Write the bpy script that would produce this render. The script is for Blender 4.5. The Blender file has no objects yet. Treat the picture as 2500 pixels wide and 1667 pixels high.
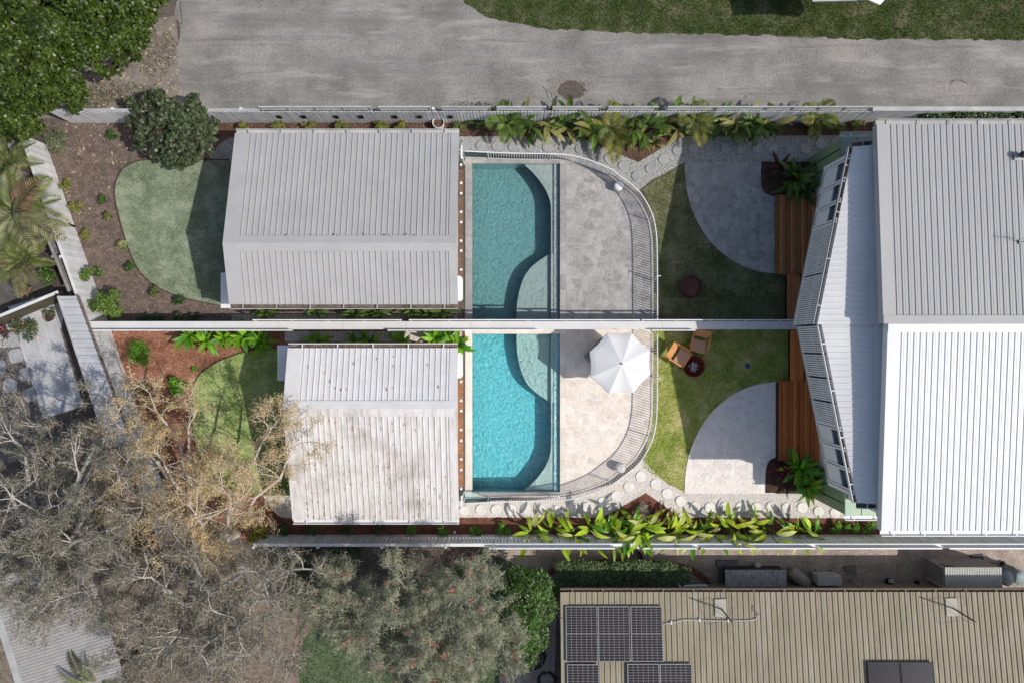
import bpy, math, random
import numpy as np
from mathutils import Vector, Matrix

# ---------------------------------------------------------------- scene, camera, light
scene = bpy.context.scene
C = scene.collection
HC = 30.0            # camera height in metres
SP = 62.0            # ground scale used while measuring the plan
Y0 = 0.5403          # party line between the two homes

cam_d = bpy.data.cameras.new('camera'); cam = bpy.data.objects.new('camera', cam_d); C.objects.link(cam)
cam.location = (0, 0, HC); cam.rotation_euler = (0, 0, 0)
cam_d.sensor_width = 36.0; cam_d.lens = 36.0 * HC / (2500 / SP); cam_d.clip_end = 600
scene.camera = cam
scene.render.resolution_x = 1024; scene.render.resolution_y = 682

SUN = Vector((0.779, -0.252, 1.0)).normalized()
world = bpy.data.worlds.new('World'); scene.world = world; world.use_nodes = True
wn = world.node_tree.nodes; wl = world.node_tree.links
sky = wn.new('ShaderNodeTexSky'); sky.sky_type = 'NISHITA'; sky.sun_disc = False
sky.sun_elevation = math.asin(SUN.z); sky.sun_rotation = math.atan2(SUN.x, SUN.y)
sky.dust_density = 2.2; sky.air_density = 1.0; sky.ozone_density = 1.0
wn['Background'].inputs['Strength'].default_value = 0.122
wl.new(sky.outputs[0], wn['Background'].inputs[0])
sd = bpy.data.lights.new('sun', 'SUN'); sd.energy = 3.4; sd.angle = math.radians(0.5); sd.color = (1.0, 0.955, 0.89)
so = bpy.data.objects.new('sun', sd); C.objects.link(so)
so.rotation_euler = (-SUN).to_track_quat('-Z', 'Y').to_euler(); so.location = SUN * 60
vs = scene.view_settings; vs.view_transform = 'Standard'; vs.look = 'None'; vs.gamma = 1.0; vs.exposure = 0.0
vs.use_curve_mapping = False
cy_ = scene.cycles; cy_.max_bounces = 4; cy_.diffuse_bounces = 3; cy_.glossy_bounces = 2; cy_.transmission_bounces = 3; cy_.transparent_max_bounces = 7; cy_.volume_bounces = 0; cy_.caustics_reflective = False; cy_.caustics_refractive = False

random.seed(7); RNG = np.random.default_rng(7)

# ---------------------------------------------------------------- helpers
def P(u, v, z=0.0):
    k = (HC - z) / HC
    return ((u - 1250) / SP * k, (833.5 - v) / SP * k, z)
def P2(u, v, z=0.0): return P(u, v, z)[:2]
def mir(p, s):
    """mirror a point of the upper home over the party line when s is -1"""
    q = list(p); q[1] = Y0 + s * (q[1] - Y0); return tuple(q)
def lin(r, g, b, k=0.88):
    f = lambda c: ((c / 255 + 0.055) / 1.055) ** 2.4 if c > 10 else c / 255 / 12.92
    return tuple(min(f(c) * k, 0.9) for c in (r, g, b))

def link(o, parent=None):
    C.objects.link(o)
    if parent is not None: o.parent = parent
    return o
def tag(o, label=None, cat=None, group=None, kind=None):
    if label: o['label'] = label
    if cat: o['category'] = cat
    if group: o['group'] = group
    if kind: o['kind'] = kind
    return o
def thing(name, label, cat, loc=(0, 0, 0), group=None, rz=0.0):
    o = bpy.data.objects.new(name, None); link(o); o.empty_display_size = 0.2
    o.location = loc; o.rotation_euler = (0, 0, rz)
    return tag(o, label, cat, group)

def mesh_np(name, V, F, mat, parent=None, smooth=False):
    """fast mesh from numpy arrays, all faces with the same number of corners"""
    V = np.asarray(V, dtype=np.float32); F = np.asarray(F, dtype=np.int32)
    me = bpy.data.meshes.new(name)
    n, k = F.shape
    me.vertices.add(len(V)); me.vertices.foreach_set('co', V.ravel())
    me.loops.add(n * k); me.loops.foreach_set('vertex_index', F.ravel())
    me.polygons.add(n); me.polygons.foreach_set('loop_start', np.arange(0, n * k, k, dtype=np.int32))
    me.update(calc_edges=True)
    if smooth: me.polygons.foreach_set('use_smooth', np.ones(n, dtype=bool))
    me.materials.append(mat)
    return link(bpy.data.objects.new(name, me), parent)

class MB:
    """collects shapes for ONE mesh"""
    def __init__(s): s.v = []; s.f = []; s.sm = False
    def box(s, cx, cy, cz, sx, sy, sz, rz=0.0, m=None):
        b = len(s.v); c, n = math.cos(rz), math.sin(rz)
        for dz in (-.5, .5):
            for dx, dy in ((-.5, -.5), (.5, -.5), (.5, .5), (-.5, .5)):
                x, y = dx * sx, dy * sy
                p = Vector((cx + x * c - y * n, cy + x * n + y * c, cz + dz * sz))
                s.v.append(tuple(m @ p if m else p))
        for q in ((3, 2, 1, 0), (4, 5, 6, 7), (0, 1, 5, 4), (1, 2, 6, 5), (2, 3, 7, 6), (3, 0, 4, 7)):
            s.f.append([b + i for i in q])
        return s
    def prism(s, poly, z0, z1, zf=None, bottom=True):
        b = len(s.v); n = len(poly)
        a = sum(poly[i][0] * poly[(i + 1) % n][1] - poly[(i + 1) % n][0] * poly[i][1] for i in range(n))
        if a < 0: poly = poly[::-1]
        s.v += [(p[0], p[1], z0) for p in poly]
        s.v += [(p[0], p[1], z1 if zf is None else zf(p[0], p[1])) for p in poly]
        s.f.append([b + n + i for i in range(n)])
        if bottom: s.f.append([b + n - 1 - i for i in range(n)])
        for i in range(n):
            j = (i + 1) % n; s.f.append([b + i, b + j, b + n + j, b + n + i])
        return s
    def sheet(s, poly, z):
        b = len(s.v); n = len(poly)
        a = sum(poly[i][0] * poly[(i + 1) % n][1] - poly[(i + 1) % n][0] * poly[i][1] for i in range(n))
        if a < 0: poly = poly[::-1]
        s.v += [(p[0], p[1], z) for p in poly]; s.f.append([b + i for i in range(n)]); return s
    def quad(s, a, b_, c, d):
        b = len(s.v); s.v += [tuple(a), tuple(b_), tuple(c), tuple(d)]; s.f.append([b, b + 1, b + 2, b + 3]); return s
    def slab(s, pts, t):
        """planar polygon given in 3-D, thickened downwards by t"""
        b = len(s.v); n = len(pts)
        s.v += [tuple(p) for p in pts] + [(p[0], p[1], p[2] - t) for p in pts]
        s.f.append([b + i for i in range(n)]); s.f.append([b + 2 * n - 1 - i for i in range(n)])
        for i in range(n):
            j = (i + 1) % n; s.f.append([b + j, b + i, b + n + i, b + n + j])
        return s
    def tube(s, pts, r, n=6, caps=True):
        b = len(s.v); m = len(pts)
        rr = r if isinstance(r, (list, tuple)) else [r] * m
        ref = None
        for i, p in enumerate(pts):
            p = Vector(p)
            d = (Vector(pts[min(i + 1, m - 1)]) - Vector(pts[max(i - 1, 0)])).normalized()
            if ref is None:
                ref = d.cross(Vector((0, 0, 1)))
                if ref.length < 1e-3: ref = d.cross(Vector((1, 0, 0)))
            a = (ref - d * ref.dot(d)).normalized(); ref = a; c = d.cross(a)
            for k in range(n):
                t = 2 * math.pi * k / n
                s.v.append(tuple(p + (a * math.cos(t) + c * math.sin(t)) * rr[i]))
        for i in range(m - 1):
            for k in range(n):
                l = (k + 1) % n
                s.f.append([b + i * n + k, b + i * n + l, b + (i + 1) * n + l, b + (i + 1) * n + k])
        if caps:
            s.f.append([b + n - 1 - k for k in range(n)]); s.f.append([b + (m - 1) * n + k for k in range(n)])
        return s
    def lathe(s, prof, n=32, c=(0, 0, 0), flute=0.0, nf=0):
        b = len(s.v); m = len(prof)
        for r, z in prof:
            for k in range(n):
                t = 2 * math.pi * k / n
                q = r * (1 + (flute * abs(math.sin(t * nf / 2)) if nf else 0))
                s.v.append((c[0] + q * math.cos(t), c[1] + q * math.sin(t), c[2] + z))
        for i in range(m - 1):
            for k in range(n):
                l = (k + 1) % n
                s.f.append([b + i * n + k, b + i * n + l, b + (i + 1) * n + l, b + (i + 1) * n + k])
        s.f.append([b + (m - 1) * n + k for k in range(n)])
        return s
    def mirror(s, sgn):
        if sgn < 0:
            s.v = [(x, 2 * Y0 - y, z) for x, y, z in s.v]; s.f = [f[::-1] for f in s.f]
        return s
    def shift(s, dx, dy=0, dz=0):
        s.v = [(x + dx, y + dy, z + dz) for x, y, z in s.v]; return s
    def mesh(s, name, mat, smooth=False):
        me = bpy.data.meshes.new(name); me.from_pydata(s.v, [], s.f); me.update()
        if smooth: me.polygons.foreach_set('use_smooth', [True] * len(me.polygons))
        me.materials.append(mat); return me
    def build(s, name, mat, parent=None, smooth=False):
        return link(bpy.data.objects.new(name, s.mesh(name, mat, smooth)), parent)

def inst(name, me, parent, loc, rot=(0, 0, 0), sc=(1, 1, 1)):
    o = bpy.data.objects.new(name, me); link(o, parent); o.location = loc; o.rotation_euler = rot; o.scale = sc; return o

def smooth_pts(pts, n=8, closed=False):
    """Catmull-Rom through 2-D or 3-D points"""
    pts = [np.array(p, float) for p in pts]; m = len(pts); out = []
    rng = range(m) if closed else range(m - 1)
    for i in rng:
        p0 = pts[(i - 1) % m] if closed or i > 0 else pts[0]
        p1 = pts[i]; p2 = pts[(i + 1) % m]
        p3 = pts[(i + 2) % m] if closed or i + 2 < m else pts[-1]
        for k in range(n):
            t = k / n
            out.append(tuple(0.5 * (2 * p1 + (p2 - p0) * t + (2 * p0 - 5 * p1 + 4 * p2 - p3) * t * t + (3 * p1 - p0 - 3 * p2 + p3) * t ** 3)))
    if not closed: out.append(tuple(pts[-1]))
    return out
def resample(pts, step):
    P_ = [np.array(p, float) for p in pts]; d = [0]
    for a, b in zip(P_, P_[1:]): d.append(d[-1] + np.linalg.norm(b - a))
    n = max(1, int(d[-1] / step)); out = []
    for s in np.linspace(0, d[-1], n + 1):
        i = min(np.searchsorted(d, s, side='right') - 1, len(P_) - 2)
        t = (s - d[i]) / max(d[i + 1] - d[i], 1e-9)
        out.append(tuple(P_[i] * (1 - t) + P_[i + 1] * t))
    return out
def pip(poly, X, Y):
    r = np.zeros(len(X), bool); n = len(poly); j = n - 1
    for i in range(n):
        xi, yi = poly[i][:2]; xj, yj = poly[j][:2]
        c = ((yi > Y) != (yj > Y)) & (X < (xj - xi) * (Y - yi) / ((yj - yi) or 1e-12) + xi)
        r ^= c; j = i
    return r
def scatter(poly, density, holes=()):
    xs = [p[0] for p in poly]; ys = [p[1] for p in poly]
    n = int((max(xs) - min(xs)) * (max(ys) - min(ys)) * density)
    X = RNG.uniform(min(xs), max(xs), n); Y = RNG.uniform(min(ys), max(ys), n)
    k = pip(poly, X, Y)
    for h in holes: k &= ~pip(h, X, Y)
    return X[k], Y[k]
def clip_half(poly, nx, ny, d):
    """keep the side nx*x+ny*y <= d"""
    out = []; n = len(poly)
    for i in range(n):
        a = poly[i]; b = poly[(i + 1) % n]
        da = nx * a[0] + ny * a[1] - d; db = nx * b[0] + ny * b[1] - d
        if da <= 0: out.append(a)
        if (da < 0 < db) or (db < 0 < da):
            t = da / (da - db); out.append((a[0] + (b[0] - a[0]) * t, a[1] + (b[1] - a[1]) * t))
    return out
def area(poly):
    n = len(poly)
    return abs(sum(poly[i][0] * poly[(i + 1) % n][1] - poly[(i + 1) % n][0] * poly[i][1] for i in range(n))) / 2

# ---------------------------------------------------------------- materials
MATS = {}
def mat(name, c1, c2=None, rough=0.7, scale=4.0, fine=0.0, fscale=60.0, bump=0.0, bscale=90.0, stretch=(1, 1, 1),
        island=0.0, objrnd=0.0, spec=0.3, metal=0.0, trans=0.0, lo=0.35, hi=0.65, bdist=0.01, third=None):
    if name in MATS: return MATS[name]
    m = bpy.data.materials.new(name); m.use_nodes = True; nt = m.node_tree; N = nt.nodes; L = nt.links
    bs = N['Principled BSDF']; bs.inputs['Roughness'].default_value = rough
    bs.inputs['Specular IOR Level'].default_value = spec; bs.inputs['Metallic'].default_value = metal
    geo = N.new('ShaderNodeNewGeometry'); mp = N.new('ShaderNodeMapping'); mp.inputs['Scale'].default_value = stretch
    L.new(geo.outputs['Position'], mp.inputs['Vector'])
    col = None
    c2 = c2 or c1
    nz = N.new('ShaderNodeTexNoise'); nz.inputs['Scale'].default_value = scale; nz.inputs['Detail'].default_value = 7
    nz.inputs['Roughness'].default_value = 0.62
    L.new(mp.outputs[0], nz.inputs['Vector'])
    rp = N.new('ShaderNodeValToRGB'); rp.color_ramp.elements[0].position = lo; rp.color_ramp.elements[1].position = hi
    rp.color_ramp.elements[0].color = (*c1, 1); rp.color_ramp.elements[1].color = (*c2, 1)
    if third:
        e = rp.color_ramp.elements.new(third[0]); e.color = (*third[1], 1)
    L.new(nz.outputs['Fac'], rp.inputs['Fac']); col = rp.outputs['Color']
    def mul(sock, rng_sock, amt):
        mr = N.new('ShaderNodeMapRange'); mr.inputs['To Min'].default_value = 1 - amt; mr.inputs['To Max'].default_value = 1 + amt
        L.new(rng_sock, mr.inputs['Value'])
        mx = N.new('ShaderNodeVectorMath'); mx.operation = 'SCALE'
        L.new(sock, mx.inputs[0]); L.new(mr.outputs[0], mx.inputs['Scale']); return mx.outputs[0]
    if fine:
        n2 = N.new('ShaderNodeTexNoise'); n2.inputs['Scale'].default_value = fscale; n2.inputs['Detail'].default_value = 3
        L.new(mp.outputs[0], n2.inputs['Vector'])
        mr0 = N.new('ShaderNodeMapRange'); mr0.inputs['From Min'].default_value = 0.3; mr0.inputs['From Max'].default_value = 0.7
        L.new(n2.outputs['Fac'], mr0.inputs['Value']); col = mul(col, mr0.outputs[0], fine)
    if island: col = mul(col, geo.outputs['Random Per Island'], island)
    if objrnd:
        oi = N.new('ShaderNodeObjectInfo'); col = mul(col, oi.outputs['Random'], objrnd)
    L.new(col, bs.inputs['Base Color'])
    if bump:
        n3 = N.new('ShaderNodeTexNoise'); n3.inputs['Scale'].default_value = bscale; n3.inputs['Detail'].default_value = 4
        L.new(mp.outputs[0], n3.inputs['Vector'])
        bp = N.new('ShaderNodeBump'); bp.inputs['Strength'].default_value = bump; bp.inputs['Distance'].default_value = bdist
        L.new(n3.outputs['Fac'], bp.inputs['Height']); L.new(bp.outputs[0], bs.inputs['Normal'])
    if trans:
        tr = N.new('ShaderNodeBsdfTranslucent'); L.new(col, tr.inputs['Color'])
        ms = N.new('ShaderNodeMixShader'); ms.inputs[0].default_value = trans
        L.new(bs.outputs[0], ms.inputs[1]); L.new(tr.outputs[0], ms.inputs[2])
        L.new(ms.outputs[0], N['Material Output'].inputs['Surface'])
    MATS[name] = m; return m

def overlay(m, color, scale, lo, hi, amt=1.0, stretch=(1, 1, 1), detail=6, off=(0, 0, 0), rotz=0.0):
    """stains / patches of another colour with a shape of their own"""
    nt = m.node_tree; N = nt.nodes; L = nt.links; bs = N['Principled BSDF']
    src = bs.inputs['Base Color'].links[0].from_socket
    geo = N.new('ShaderNodeNewGeometry'); mp = N.new('ShaderNodeMapping')
    mp.inputs['Scale'].default_value = stretch; mp.inputs['Location'].default_value = off; mp.inputs['Rotation'].default_value = (0, 0, rotz)
    L.new(geo.outputs['Position'], mp.inputs['Vector'])
    nz = N.new('ShaderNodeTexNoise'); nz.inputs['Scale'].default_value = scale; nz.inputs['Detail'].default_value = detail
    nz.inputs['Roughness'].default_value = 0.65
    L.new(mp.outputs[0], nz.inputs['Vector'])
    mr = N.new('ShaderNodeMapRange'); mr.inputs['From Min'].default_value = lo; mr.inputs['From Max'].default_value = hi
    mr.inputs['To Max'].default_value = amt
    L.new(nz.outputs['Fac'], mr.inputs['Value'])
    mx = N.new('ShaderNodeMix'); mx.data_type = 'RGBA'; mx.inputs['B'].default_value = (*color, 1)
    L.new(mr.outputs[0], mx.inputs['Factor']); L.new(src, mx.inputs['A'])
    L.new(mx.outputs['Result'], bs.inputs['Base Color']); return m

M_ground = overlay(mat('bare_earth', lin(86, 76, 70), lin(112, 101, 92), rough=.95, scale=1.2, fine=.35, fscale=14, bump=.6, bscale=40, bdist=.03), lin(120, 112, 100), 6, .5, .7, .5)
M_road = mat('worn_bitumen', lin(124, 121, 117), lin(158, 154, 149), rough=.93, scale=.55, fine=.22, fscale=13, bump=.55, bscale=60, spec=.2, bdist=.012)
overlay(M_road, lin(118, 115, 113), .45, .52, .72, .75, stretch=(.35, 2.2, 1), off=(3, 7, 0))
overlay(M_road, lin(178, 174, 168), 1.1, .54, .72, .8, stretch=(.3, 1.6, 1), off=(11, 2, 0))
overlay(M_road, lin(98, 95, 94), 9, .62, .74, .5, stretch=(.8, 1.2, 1), off=(5, 5, 0))
overlay(M_road, lin(104, 101, 99), .9, .56, .74, .75, stretch=(.16, 2.6, 1), off=(1, 4, 0))
overlay(M_road, lin(104, 101, 100), 2.2, .62, .74, .7, off=(21, 8, 0))
overlay(M_road, lin(178, 174, 168), 5, .64, .78, .6, stretch=(.3, 1.5, 1), off=(2, 12, 0))
M_mulch_up = mat('dimmed_mulch', lin(100, 87, 80), lin(130, 115, 106), rough=.95, scale=3, fine=.4, fscale=14, bump=.8, bscale=55, bdist=.03)  # upper garden: dimming of this half is painted into the mulch colour
M_mulch_lo = mat('red_mulch', lin(138, 92, 72), lin(170, 124, 102), rough=.95, scale=2.5, fine=.4, fscale=14, bump=.8, bscale=55, bdist=.03)
M_mulch_bed = mat('dimmed_bed_mulch', lin(88, 66, 56), lin(114, 88, 76), rough=.95, scale=3, fine=.4, fscale=14, bump=.8, bscale=55, bdist=.03)  # upper fence bed, likewise dimmed in its colour
M_chip = mat('wood_chip', lin(150, 122, 98), lin(196, 168, 140), rough=.9, scale=9, island=.4)
M_chip_red = mat('bark_chip', lin(178, 118, 84), lin(216, 168, 130), rough=.9, scale=9, island=.4)
M_litter = mat('dry_leaf', lin(150, 136, 112), lin(188, 172, 148), rough=.8, scale=9, island=.35)
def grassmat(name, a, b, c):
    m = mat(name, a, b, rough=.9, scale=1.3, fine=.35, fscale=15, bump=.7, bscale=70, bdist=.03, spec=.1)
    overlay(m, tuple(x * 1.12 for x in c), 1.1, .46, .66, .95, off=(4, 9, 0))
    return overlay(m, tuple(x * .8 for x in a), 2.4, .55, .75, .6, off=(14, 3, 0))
M_lawn_ul = grassmat('garden_lawn_dimmed', lin(118, 134, 108), lin(146, 160, 132), lin(172, 180, 158))  # upper garden lawn, dimming mixed into its greens
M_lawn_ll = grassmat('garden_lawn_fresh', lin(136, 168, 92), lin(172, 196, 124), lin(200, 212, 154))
M_lawn_uc = grassmat('centre_lawn_dimmed', lin(90, 99, 62), lin(126, 130, 92), lin(148, 145, 114))  # upper centre lawn: same turf as below, dimmed in the colour
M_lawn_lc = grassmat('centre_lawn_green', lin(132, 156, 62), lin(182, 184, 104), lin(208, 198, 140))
M_verge = grassmat('verge_grass', lin(56, 74, 34), lin(88, 102, 58), lin(116, 114, 88))
M_nlawn = grassmat('neighbour_grass', lin(78, 96, 66), lin(106, 122, 90), lin(126, 132, 108))
def blademat(name, a, b): return mat(name, a, b, rough=.7, scale=1.5, island=.45, trans=.25, spec=.2)
M_white = mat('white_paint', (.78, .78, .78), (.72, .72, .72), rough=.45, scale=3, fine=.04)
M_offwhite = mat('offwhite_paint', lin(196, 196, 194), lin(172, 172, 172), rough=.6, scale=2, fine=.08, objrnd=.08)  # duller white; on the upper gutters it dims the trim by colour
M_paling_up = mat('grey_painted_paling', (.72, .72, .72), (.60, .60, .61), rough=.7, scale=2.5, fine=.1, objrnd=.12)
M_paling_lo = mat('pale_painted_paling', (.82, .82, .79), (.72, .73, .70), rough=.7, scale=2.5, fine=.1, objrnd=.12)
M_wallcap = mat('white_render', (.66, .655, .65), (.60, .597, .59), rough=.6, scale=1.5, fine=.06)
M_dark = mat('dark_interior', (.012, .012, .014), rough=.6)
M_shadowgap = mat('grimy_gutter', lin(92, 76, 66), lin(130, 118, 108), rough=.8, scale=6, fine=.3)
M_glass_dark = mat('dark_window_glass', (.02, .025, .035), rough=.08, spec=.6)
M_black = mat('black_rubber', (.02, .02, .02), rough=.6)
M_galv = mat('galvanised_steel', lin(150, 152, 154), lin(128, 130, 132), rough=.45, scale=8, metal=.4, fine=.1)
M_soil = mat('soil', (.05, .035, .028), rough=1, scale=10)
# roofs
M_roof_u = overlay(mat('dimmed_roof_steel', lin(178, 177, 176), lin(186, 185, 184), rough=.5, scale=1, fine=.03, fscale=20), lin(150, 150, 150), 14, .7, .78, .5, stretch=(3, .4, 1))  # same steel as the lower shed, with dimming painted into the colour
M_roof_l = mat('white_roof_steel', (.68, .675, .67), (.62, .612, .607), rough=.5, scale=2, fine=.05, fscale=20)
M_roof_ld = mat('dirty_white_roof_steel', (.72, .70, .68), (.60, .58, .56), rough=.6, scale=2.4, fine=.14, fscale=26, stretch=(3, .6, 1))
overlay(M_roof_ld, lin(168, 148, 132), 2.6, .5, .75, .75, stretch=(2.6, .22, 1))
overlay(M_roof_ld, lin(120, 108, 100), .55, .54, .78, .65, off=(4.2, 1.5, 0))
M_rust = mat('rust_stain', lin(132, 74, 50), lin(170, 118, 92), rough=.9, scale=12)
M_roof_hu = overlay(mat('dimmed_main_roof', lin(178, 177, 176), lin(185, 184, 183), rough=.42, scale=.6, fine=.03, stretch=(1, .3, 1)), lin(170, 171, 174), 1.2, .5, .8, .6, stretch=(4, .3, 1))  # upper slope of one roof; its grey is painted dimming
M_roof_hl = mat('white_main_roof', (.69, .695, .70), (.63, .64, .65), rough=.42, scale=.8, fine=.03, stretch=(2, .25, 1))
M_roof_aw = mat('white_verandah_roof', (.72, .72, .71), (.66, .66, .66), rough=.5, scale=1.2, fine=.05)
M_roof_tan = overlay(mat('tan_roof_steel', lin(150, 141, 118), lin(165, 156, 133), rough=.6, scale=1.1, fine=.1, fscale=24, stretch=(1.4, .5, 1)), lin(182, 177, 160), 1.4, .52, .78, .8, stretch=(3.2, .35, 1))
overlay(M_roof_tan, lin(124, 112, 90), 2.2, .58, .8, .5, stretch=(2.5, .35, 1), off=(9, 3, 0))
M_rib_tan = mat('tan_roof_rib', lin(112, 104, 84), lin(126, 117, 96), rough=.7, scale=3)
M_green = mat('sage_green_cladding', lin(138, 160, 120), lin(126, 148, 110), rough=.55, scale=2, fine=.04)
M_green_l = mat('pale_green_roof', lin(186, 206, 180), lin(172, 194, 168), rough=.5, scale=2, fine=.04)
M_green_u = mat('dimmed_green_roof', lin(128, 142, 134), lin(112, 126, 120), rough=.5, scale=2, fine=.04)  # the lower home's green roof, dimmed in colour for the upper
# stone, timber, pool
M_stone_u = mat('dimmed_crazy_stone', lin(156, 153, 150), lin(178, 174, 170), rough=.8, scale=1.6, fine=.14, fscale=14, objrnd=.19, bump=.25, bscale=30)  # upper paving is the lower stone with dimming in its colour
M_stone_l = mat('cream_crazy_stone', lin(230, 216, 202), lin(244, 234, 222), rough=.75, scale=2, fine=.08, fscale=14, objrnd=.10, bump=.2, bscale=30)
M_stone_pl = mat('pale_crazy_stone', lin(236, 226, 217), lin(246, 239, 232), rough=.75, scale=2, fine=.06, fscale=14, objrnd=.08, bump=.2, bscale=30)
M_grout_u = mat('dimmed_grout', lin(190, 188, 184), lin(178, 175, 171), rough=.9, scale=8)  # grout of the upper paving, dimmed along with the stone
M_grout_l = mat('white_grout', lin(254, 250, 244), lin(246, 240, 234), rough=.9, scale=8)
M_conc_u = mat('dimmed_concrete_disc', lin(172, 172, 172), lin(158, 158, 160), rough=.85, scale=4, fine=.12, fscale=12, objrnd=.1)  # upper stepping stones, dimmed copy of the white ones
M_conc_l = mat('white_concrete_disc', lin(248, 245, 240), lin(228, 222, 215), rough=.85, scale=4, fine=.10, fscale=12, objrnd=.07)
M_peb_u = mat('dimmed_white_pebble', lin(164, 164, 160), lin(218, 217, 212), rough=.6, scale=25, island=.28)  # upper path pebbles, dimming put into the colour
M_peb_l = mat('cream_white_pebble', lin(226, 216, 208), lin(252, 249, 246), rough=.6, scale=25, island=.22)
M_gbase_u = mat('dimmed_gravel_bed', lin(120, 120, 118), lin(172, 172, 168), rough=.9, scale=30, fine=.4, fscale=60, bump=.6, bscale=60)  # gravel base dimmed in colour to go with the upper pebbles
M_gbase_l = mat('pale_gravel_bed', lin(190, 180, 172), lin(236, 228, 220), rough=.9, scale=30, fine=.35, fscale=60, bump=.6, bscale=60)
M_wood_u = mat('dimmed_decking', lin(168, 106, 64), lin(200, 136, 90), rough=.55, scale=4, stretch=(8, .7, 1), fine=.16, fscale=12, objrnd=.24)  # upper steps: timber colour dimmed against the lower set
M_wood_l = mat('red_cedar_decking', (.62, .175, .04), (.72, .25, .075), rough=.5, scale=4, stretch=(8, .7, 1), fine=.16, fscale=12, objrnd=.24)
M_teak = mat('teak_frame', lin(206, 142, 74), lin(222, 164, 96), rough=.5, scale=6, fine=.06)
M_sling = mat('tan_sling_fabric', lin(206, 166, 142), lin(190, 148, 126), rough=.85, scale=40, fine=.05)
M_canvas = mat('white_canvas', (.80, .80, .80), (.78, .78, .78), rough=.9, scale=2, fine=.03, trans=.15)
M_rustbowl = mat('oxide_red_steel', lin(122, 44, 34), lin(98, 32, 26), rough=.5, scale=8, fine=.15)
M_rustdark = mat('dark_oxide_steel', lin(84, 44, 42), lin(66, 34, 34), rough=.42, scale=5, fine=.12)
M_ash = mat('ash_log', lin(168, 164, 166), lin(112, 106, 104), rough=.9, scale=14, objrnd=.3, fine=.2)
M_basin_u = mat('dimmed_pool_plaster', lin(176, 192, 193), lin(162, 180, 182), rough=.8, scale=3, fine=.12, fscale=9, bump=.9, bscale=8, bdist=.07)  # upper pool dimmed in colour; speckle stands in for light through ripples
M_basin_l = mat('aqua_pool_plaster', lin(210, 250, 252), lin(180, 240, 244), rough=.8, scale=3, fine=.16, fscale=8, bump=.7, bscale=7, bdist=.08)  # colour speckle on the floor stands in for light through ripples
M_ledge_u = mat('dimmed_pool_ledge', lin(182, 192, 190), lin(172, 184, 182), rough=.8, scale=5, fine=.04)  # ledge of the upper pool, dimmed copy of the aqua one
M_ledge_l = mat('pale_aqua_pool_ledge', lin(214, 234, 226), lin(206, 228, 222), rough=.8, scale=5, fine=.04)
M_brick = mat('terracotta_brick', lin(132, 92, 76), lin(112, 80, 68), rough=.9, scale=8, fine=.15, objrnd=.2)
M_gum = mat('pale_peeling_bark', lin(226, 214, 204), lin(190, 176, 164), rough=.9, scale=14, fine=.25, stretch=(2, 2, .6), bump=.5, bscale=30)
M_gumg = mat('dimmed_peeling_bark', lin(212, 207, 200), lin(178, 172, 164), rough=.9, scale=14, fine=.25, stretch=(2, 2, .6), bump=.5, bscale=30)  # paperbark bark with dimming painted in, for trees outside the lower garden
M_bark = mat('brown_bark', lin(92, 76, 62), lin(66, 54, 46), rough=.95, scale=10, fine=.3, bump=.6, bscale=30)
M_stem = mat('green_stem', lin(96, 112, 56), lin(72, 86, 40), rough=.7, scale=6)
def brt(c, k=1.3): return tuple(min(.6, x * k) for x in c)
def leafmat(name, a, b, rough=.5, island=.45, trans=.3, spec=.35, **k): return mat(name, brt(a), brt(b), rough=rough, scale=2.2, island=island, trans=trans, spec=spec, **k)
M_lf_fig = leafmat('deep_green_round_leaf', lin(48, 64, 20), lin(80, 98, 36), rough=.38, island=.6)
M_lf_purple = mat('green_purple_leaf', lin(74, 60, 56), lin(84, 98, 66), rough=.4, scale=1.3, island=.55, trans=.25, lo=.34, hi=.46)
M_lf_gum_w = mat('russet_olive_leaf', brt(lin(208, 178, 128)), brt(lin(224, 164, 126)), rough=.5, scale=1.6, island=.4, trans=.35)
M_lf_gum_g = mat('dimmed_olive_leaf', brt(lin(112, 112, 92)), brt(lin(146, 136, 122)), rough=.5, scale=1.6, island=.45, trans=.35)  # same paperbark foliage, dimmed in the leaf colour
M_lf_bottle = leafmat('grey_green_needle_leaf', lin(122, 128, 100), lin(156, 156, 134), island=.45)
M_lf_hedge = leafmat('dark_hedge_leaf', lin(46, 66, 36), lin(72, 94, 54), rough=.35, island=.6)
M_lf_bush = leafmat('glossy_bush_leaf', lin(52, 82, 28), lin(86, 112, 52), rough=.4, island=.6)
M_lf_sh_u = leafmat('muted_shrub_leaf', lin(84, 98, 46), lin(112, 118, 66), island=.5)
M_lf_sh_l = leafmat('fresh_shrub_leaf', lin(70, 120, 30), lin(112, 156, 48), island=.5)
M_lf_big_u = leafmat('big_dark_leaf', lin(54, 84, 28), lin(98, 120, 50), rough=.35, island=0, objrnd=.4)
M_lf_big_l = leafmat('big_bright_leaf', lin(118, 166, 28), lin(182, 206, 64), rough=.35, island=0, objrnd=.4)
M_lf_yel_l = leafmat('yellowed_big_leaf', lin(206, 202, 96), lin(226, 214, 140), rough=.45, island=0, objrnd=.2)
M_lf_yel_u = leafmat('pale_yellowing_leaf', lin(122, 120, 62), lin(146, 142, 90), rough=.45, island=0, objrnd=.2)
M_lf_palm_u = leafmat('palm_leaflet', lin(84, 100, 46), lin(124, 128, 78), rough=.4, island=.35)
M_lf_red = leafmat('burgundy_leaf', lin(122, 34, 54), lin(86, 26, 42), rough=.4, island=0, objrnd=.3)
M_flower = mat('red_flower', lin(196, 92, 86), lin(182, 112, 104), rough=.7, scale=6, island=.3)
M_pink = mat('pink_flower', lin(196, 92, 106), lin(210, 132, 138), rough=.7, scale=6, island=.3)
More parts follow.
